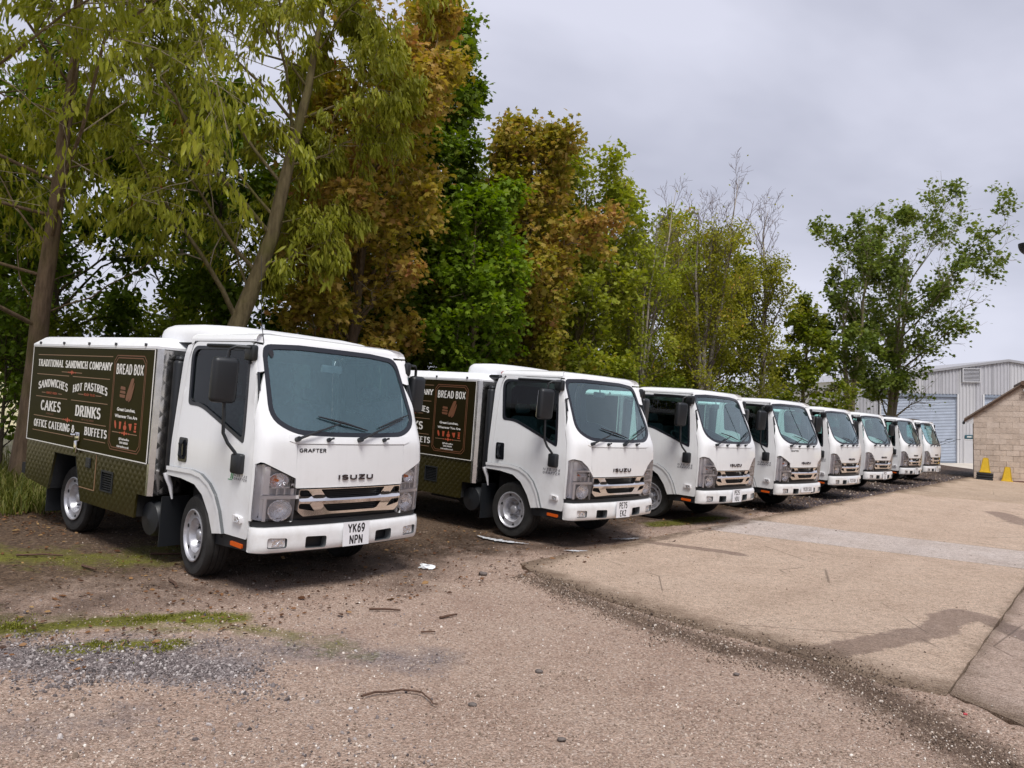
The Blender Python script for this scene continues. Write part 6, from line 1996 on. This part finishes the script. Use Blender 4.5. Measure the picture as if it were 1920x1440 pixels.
# --- the row, from the near left to the far right
GA, GG, GB_, GS = 'autumn maples behind the row', 'green maples behind the row', 'birches behind the row', 'sycamores before the warehouse'
tA, twA = tree('cherry_tree', 'straight brown trunk with long drooping leaves behind the front truck, far left', (-7.40, 12.23), 9.6, 2.0, 5.0, .175, 'brown', 'cherry', 'long', .140, 34000, 11, nprim=40, nsec=8, ntw=5, prof='egg', ang=1.15, up=.05, lean=(.012, 0), skew=(.2, -.75, 0), droop=.9, spread=.06, tone=(.5, .18), hang=.25, twig_r=.004, clump=.06, limb=.24, zmin=3.55, xmax=4.0)
tA2, twA2 = tree('cherry_tree', 'cherry reaching in over the left frame edge with drooping yellow green leaves', (-9.9, 10.3), 8.8, 2.4, 4.4, .16, 'brown', 'cherry', 'long', .140, 21000, 31, nprim=30, nsec=8, ntw=5, prof='egg', ang=1.15, up=.05, skew=(.7, -.1, 0), droop=.9, spread=.06, tone=(.52, .18), hang=.25, twig_r=.004, clump=.08, limb=.24, zmin=3.55, xmax=6.0)
tB, twB = tree('cherry_tree', 'leaning lichen covered trunk with long leaves rising behind the front truck cab', (-5.15, 13.5), 9.4, 2.7, 3.0, .20, 'lichen', 'cherry', 'long', .140, 30000, 12, nprim=32, nsec=8, ntw=5, ang=1.1, up=.08, skew=(-.35, -.75, 0), droop=.9, spread=.06, tone=(.55, .18), hang=.22, twig_r=.004, clump=.06, limb=.30, zmin=3.2, xmax=3.0,
     path=[(0, 0, 0), (.30, 0, 2.5), (.66, -.05, 3.6), (.95, -.05, 4.8), (1.2, 0, 6.3), (1.5, 0, 10)])
tree('maple_tree', 'tall rust and olive maple between the cherry and the dark oak', (-3.3, 15.6), 9.2, 1.2, 1.9, .14, 'brown', 'rust', 'lobed', .105, 27000, 13, nprim=38, nsec=7, prof='column', up=.3, tone=(.56, .22), spread=.12, group=GA, clump=.08, skew=(.1, -.1, 0))
tree('oak_tree', 'tall dark green oak whose crown meets the open sky', (-2.45, 20.2), 11.4, 2.0, 1.5, .20, 'deep', 'dark', 'lobed', .125, 20000, 14, nprim=38, prof='column', up=.35, tone=(.5, .22), spread=.15, clump=.1)
tree('maple_tree', 'fresh bright green maple low in front of the rust coloured trees', (-.95, 17.4), 6.5, 1.3, 1.3, .12, 'lichen', 'fresh', 'lobed', .105, 14500, 15, nprim=30, prof='egg', up=.4, tone=(.5, .22), spread=.12, stems=2, fan=.04, group=GG, clump=.1)
tree('maple_tree', 'broad brown and orange maple behind the second truck', (.0, 19.6), 8.5, 1.0, 2.1, .16, 'brown', 'rust2', 'lobed', .112, 26000, 16, nprim=42, prof='egg', up=.4, tone=(.5, .24), spread=.13, group=GA, clump=.08)
tree('maple_tree', 'yellow green maple with a toothed top right of the brown one', (2.0, 22.6), 8.1, 1.0, 2.1, .14, 'lichen', 'yellow', 'lobed', .112, 19000, 17, nprim=36, prof='column', up=.5, tone=(.5, .22), spread=.13, group=GG, clump=.1)
tree('birch_tree', 'pale many stemmed birch behind the third truck with bare top twigs', (3.75, 23.6), 8.7, 1.8, 1.75, .10, 'birch', 'yellow', 'oval', .085, 9500, 18, nprim=46, nsec=6, prof='egg', up=.75, ang=.65, tone=(.5, .22), stems=5, fan=.075, bare=.20, spread=.12, clump=.35, group=GB_, twig_r=.006)
tree('birch_tree', 'twin stemmed birch with a wide bare twig top and olive leaves', (6.35, 26.4), 9.9, 1.5, 2.4, .13, 'birch', 'birch', 'oval', .090, 15500, 19, nprim=50, nsec=6, prof='egg', up=.7, ang=.65, tone=(.5, .22), stems=3, fan=.07, bare=.15, spread=.14, clump=.35, group=GB_, twig_r=.007)
tree('birch_tree', 'slim single stemmed birch with thin bare crown tips', (9.45, 29.7), 9.6, 2.0, 1.6, .14, 'birch', 'birch', 'oval', .10, 10500, 20, nprim=34, nsec=6, prof='column', up=.65, ang=.7, tone=(.42, .22), bare=.14, spread=.14, group=GB_, twig_r=.007, lean=(-.02, 0))
tree('maple_tree', 'small open dark green maple between the birch and the sycamores', (12.3, 33.2), 6.9, .9, 2.0, .12, 'lichen', 'mid', 'lobed', .14, 7500, 21, nprim=26, prof='cone', up=.25, ang=1.2, tone=(.5, .22), spread=.14, group=GG, clump=.3)
tree('sycamore_tree', 'left sycamore with forked limbs and open clumps of leaves', (15.5, 36.0), 10.4, 2.9, 2.8, .16, 'syc', 'syc', 'lobed', .150, 7000, 22, nprim=22, nsec=6, ntw=5, prof='fan', up=.5, ang=.75, lean=(-.035, 0), tone=(.45, .2), spread=.15, clump=.62, group=GS, stems=2, fan=.09, twig_r=.008, limb=.62, skew=(-.2, 0, 0))
tree('sycamore_tree', 'right sycamore spreading wide over the shutter and the block store', (18.2, 38.0), 9.8, 2.1, 4.4, .20, 'syc', 'syc', 'lobed', .150, 12500, 23, nprim=36, nsec=7, ntw=5, prof='fan', up=.34, ang=.95, lean=(.02, 0), tone=(.45, .2), spread=.16, clump=.62, group=GS, stems=2, fan=.09, twig_r=.009, limb=.6, skew=(.30, 0, -.1))

# --- leaves of the cherries that hang nearest: the largest are leaves of their own
def single_leaves(root, tw, k, seed):
    r = np.random.default_rng(seed)
    off = np.array([root.location[0], root.location[1], 0])
    tips = tw[:, -1] + off
    ok = (tips[:, 1] < 11.5) & (tips[:, 1] > 8.3) & (tips[:, 2] > 3.4) & (tips[:, 2] < 7) & (tips[:, 0] > -7) & (tips[:, 0] < -.5)
    ids = np.where(ok)[0]
    if len(ids) == 0: return
    T, F = TPL['long']
    me = bpy.data.meshes.new('leaf'); me.from_pydata([tuple(p * .14) for p in T * np.array([1.15, 1, 1])], [], F)
    a = me.attributes.new('tone', 'FLOAT', 'POINT'); a.data.foreach_set('value', np.full(len(T), .5, np.float32))
    for q in r.choice(ids, k):
        p = tw[q, 3] + r.normal(0, .05, 3)
        o = obj('leaf', me, root, LM['cherry'], loc=tuple(p))
        o.rotation_euler = (R(-90) + r.normal(0, .35) + .5, r.normal(0, .5), r.random() * 6.28)
single_leaves(tA, twA, 140, 5)
single_leaves(tB, twB, 150, 6)

# --- the wood behind: every tree on its own
BACK = [(-2.6, 22.6, 9.0, 'mid', 'green tree filling the gap left of the oak'), (-.2, 22.2, 7.0, 'yellow', 'yellowing tree in the gap right of the oak'), (4.6, 28.6, 8.0, 'yellow', 'yellow green tree between the two pale birches'), (7.4, 31.0, 8.4, 'birch', 'olive tree between the twin stemmed and slim birch'), (-14.0, 15.5, 8.0, 'mid', 'leafy green tree leaning in at the left frame edge'), (-11.2, 17.0, 8.5, 'dark', 'dark tree left of the straight cherry trunk'), (-9.2, 15.6, 6.0, 'dark', 'small dark tree between field and cherry trunk'), (-8.4, 19.5, 9.0, 'mid', 'mid green tree right behind the straight cherry trunk'), (-6.4, 17.2, 6.6, 'dark', 'dark green maple over the first truck body'), (-5.2, 21.0, 9.0, 'mid', 'mid green tree seen past the leaning trunk'), (-4.0, 18.8, 6.2, 'dark', 'low dark tree under the rust maple'), (-4.8, 24.5, 10, 'mid', 'tall far tree deep behind the rust maple'), (-.8, 24.0, 7.6, 'mid', 'mid green tree behind the fresh green maple'), (.9, 26.5, 8.0, 'yellow', 'yellowing tree deep behind the brown maple'), (3.4, 28.5, 7.2, 'mid', 'mid green tree behind the many stemmed birch'), (5.4, 32.5, 8.0, 'birch', 'olive tree deep behind the twin stemmed birch'), (8.6, 34.4, 8.0, 'mid', 'low green tree behind the slim birch')]
for k, (x, y, h, lf, lab) in enumerate(BACK):
    tree('wood_tree', lab, (x, y), h, .8, 2.2, .12, 'deep' if lf in ('mid', 'dark') else 'brown', lf, 'oval', .15, 11000, 50 + k, nprim=24, nsec=6, ntw=4, prof='column', up=.35, tone=(.45, .22), spread=.15, group='trees in the wood behind', clump=.38)
# --- shrubs between the trunks
SHR = [(-8.35, 13.1, 'left of the straight cherry trunk'), (-8.4, 14.2, 'behind the straight cherry trunk'), (-6.3, 14.8, 'behind the roof of the first truck'), (-3.9, 16.6, 'beneath the rust maple'), (-1.9, 19.2, 'left of the fresh green maple'), (-.2, 21.4, 'left of the brown maple trunk'), (1.5, 21.8, 'right of the brown maple trunk'), (3.0, 25.0, 'behind the many stemmed birch'), (4.9, 25.4, 'left of the twin stemmed birch'), (6.2, 28.6, 'behind the twin stemmed birch'), (8.0, 29.2, 'left of the slim birch'), (10.6, 32.6, 'right of the slim birch')]
for k, (x, y, lab) in enumerate(SHR):
    tree('shrub', 'dark leafy shrub ' + lab, (x, y), 2.4, .25, 1.25, .04, 'deep', 'mid' if k % 3 else 'dark', 'oval', .10, 3200, 80 + k, nprim=22, nsec=5, ntw=3, prof='egg', up=.5, tone=(.4, .2), spread=.10, group='shrubs between the trunks', cat='shrub', clump=.2)

# --- rough grass along the verge
def grass(name, pts, h, mt, seed, w=.007):
    r = np.random.default_rng(seed); k = len(pts)
    az = r.random(k) * 6.28; d = np.stack([np.cos(az), np.sin(az), np.zeros(k)], 1); sd = np.stack([-np.sin(az), np.cos(az), np.zeros(k)], 1)
    hh = h * r.lognormal(0, .35, k); ln = r.uniform(.2, .9, k) * hh
    b0 = np.concatenate([pts, np.zeros((k, 1))], 1); ww = (w * r.uniform(.7, 1.4, k))[:, None]
    mid = b0 + d * (ln * .35)[:, None] + np.array([0, 0, 1.]) * (hh * .6)[:, None]; tip = b0 + d * ln[:, None] + np.array([0, 0, 1.]) * hh[:, None] * .95
    V = np.stack([b0 - sd * ww, b0 + sd * ww, mid + sd * ww * .7, mid - sd * ww * .7, tip], 1).reshape(-1, 3)
    o5 = (np.arange(k) * 5)[:, None]
    Q = np.concatenate([o5 + np.array([[0, 1, 2]]), o5 + np.array([[0, 2, 3]]), o5 + np.array([[3, 2, 4]])])
    me = bpy.data.meshes.new(name); np_mesh(me, V, Q)
    a = me.attributes.new('tone', 'FLOAT', 'POINT'); a.data.foreach_set('value', np.repeat(np.clip(r.normal(.5, .22, k), 0, 1), 5).astype(np.float32))
    obj(name, me, None, mt, kind='stuff')
LMG = leaf_mat('verge_grass', [(0, (.05, .065, .010)), (.45, (.11, .13, .020)), (.75, (.19, .18, .045)), (1, (.34, .27, .13))], .3)
LMO = leaf_mat('moss_tuft', [(0, (.08, .09, .01)), (.5, (.17, .18, .02)), (1, (.27, .27, .05))], .3)
r5 = np.random.default_rng(99)
tg_ = r5.uniform(-7, 34, 60000); ng_ = -4.9 - np.abs(r5.normal(0, 2.4, 60000)) - .25 * r5.random(60000)
tg_[:26000] = r5.uniform(-6, 3, 26000)
GP = ORG + tg_[:, None] * TD + ng_[:, None] * ND
grass('verge_grass', GP, .15, LMG, 1)
ua, vb = r5.random(8000), r5.random(2600)
mm = np.concatenate([np.stack([np.interp(ua, [0, .3, .6, 1], [-3.9, -3.17, -2.72, -1.95]) + r5.normal(0, .08, 8000), np.interp(ua, [0, .3, .6, 1], [4.85, 5.12, 5.38, 5.72]) + r5.normal(0, .10, 8000)], 1),
                     np.stack([r5.uniform(-2.68, -2.0, 2000), 4.98 + r5.normal(0, .10, 2000)], 1), np.stack([2.35 + 1.25 * vb + r5.normal(0, .1, 2600), 12.1 + 1.4 * vb + r5.normal(0, .1, 2600)], 1)])
mm = mm[fbm(mm, 5, 3) > .56]
grass('moss_tufts', mm, .011, LMO, 2, .003)
# fallen leaves under the trees
LML = leaf_mat('fallen_leaf', [(0, (.05, .022, .012)), (.4, (.12, .055, .025)), (.75, (.22, .11, .05)), (1, (.34, .22, .09))], .1)
kf = 6000
tf = r5.uniform(-6, 12, kf); nf = -np.abs(r5.normal(1.2, 2.2, kf)) + .4
FP = ORG + tf[:, None] * TD + nf[:, None] * ND
FP = np.concatenate([FP, np.stack([r5.uniform(-9, -4.5, 4000), r5.uniform(8, 11.5, 4000)], 1)])
kf = len(FP); no = nrm(np.array([0, 0, 1.]) + r5.normal(0, .35, (kf, 3))); az = r5.random(kf) * 6.28
obj('fallen_leaves', leaves_mesh('fallen_leaves', np.concatenate([FP, np.full((kf, 1), .012)], 1), np.stack([np.cos(az), np.sin(az), r5.normal(.05, .15, kf)], 1), no, r5.lognormal(math.log(.030), .35, kf), r5.random(kf) ** 1.5, 'oval'), None, LML, kind='stuff')

# ================================================================ small things lying in the yard
M_STICK = mat('dead_wood', (.085, .045, .028), .9, noise=.4, nscale=30)
M_STONE = mat('loose_dark_stone', (.12, .10, .09), .8, noise=.4, nscale=40)
M_SCRAP = mat('white_scrap', (.75, .78, .80), .3)
def stick(pts, r0, label):
    b = MB(); n = len(pts)
    b.tube([(x, y, .016 + .004 * (k % 2)) for k, (x, y) in enumerate(pts)], [r0 * (1 - .5 * k / n) for k in range(n)], 5)
    tag = obj('twig', b.mesh('twig', 50), None, M_STICK, label=label, cat='twig', group='twigs lying in the yard')
def gp(x, y): return (x, y)
stick([(-.705, 4.405), (-.64, 4.47), (-.57, 4.50), (-.50, 4.535), (-.44, 4.54), (-.385, 4.52), (-.355, 4.475), (-.325, 4.42), (-.305, 4.37), (-.28, 4.36)], .007, 'longest bent twig lying alone in the near gravel')
stick([(-.98, 6.18), (-.86, 6.20), (-.74, 6.21)], .010, 'straight dark twig in the gravel before the front bumper')
stick([(-.42, 6.08), (-.35, 6.15), (-.30, 6.21)], .011, 'short thick twig beside the slab end of the yard')
stick([(-2.72, 6.62), (-2.62, 6.50), (-2.58, 6.42)], .014, 'curved stub of wood between moss strip and front wheel')
stick([(-3.6, 6.9), (-3.42, 6.78)], .013, 'chip of wood left of the curved stub')
stick([(-3.3, 7.55), (-3.05, 7.62), (-2.8, 7.78)], .012, 'long thin twig on the brown earth before the rear wheel')
stick([(-4.3, 7.1), (-4.1, 7.2), (-3.95, 7.22)], .011, 'twig on the brown earth at the left frame edge')
stick([(-.52, 5.68), (-.42, 5.70)], .007, 'tiny straight twig right of the near gravel centre')
def stone(x, y, s, label, seed):
    bm = bmesh.new(); bmesh.ops.create_icosphere(bm, subdivisions=2, radius=1)
    r = random.Random(seed)
    for v in bm.verts: v.co = Vector((v.co.x * s * 1.3, v.co.y * s * .9, v.co.z * s * .6)) * (1 + r.uniform(-.16, .16))
    me = bpy.data.meshes.new('stone'); bm.to_mesh(me); bm.free()
    for p in me.polygons: p.use_smooth = True
    obj('stone', me, None, M_STONE, label=label, cat='stone', group='larger stones in the yard', loc=(x, y, s * .35))
for (x, y, s, lab, sd_) in ((.30, 5.05, .020, 'flat dark stone in the brown gravel strip', 1), (-.09, 4.42, .020, 'dark lump of earth in the near gravel', 2), (1.62, 5.28, .016, 'small dark stone lying at the slab corner', 3), (.38, 4.05, .018, 'dark stone close to the lower frame edge', 4), (-.15, 7.75, .034, 'dark flat stone near the slab tip', 5)): stone(x, y, s, lab, sd_)
bm = bmesh.new(); bmesh.ops.create_icosphere(bm, subdivisions=2, radius=.05); rr_ = random.Random(5)
for v in bm.verts: v.co = Vector((v.co.x * 1.5, v.co.y, v.co.z * .5)) * (1 + rr_.uniform(-.35, .35))
me = bpy.data.meshes.new('scrap'); bm.to_mesh(me); bm.free()
obj('plastic_scrap', me, None, M_SCRAP, label='crumpled white scrap of plastic on the wet earth between the first two trucks', cat='litter', loc=(-.71, 7.85, .018))
b = MB(); b.box((-.012, -.008, 0), (.012, .008, .012), .004); obj('red_scrap', b.mesh('red_scrap'), None, M['red_badge'], label='tiny red scrap on the grey slab at the lower right', cat='litter', loc=(2.85, 4.78, .02))
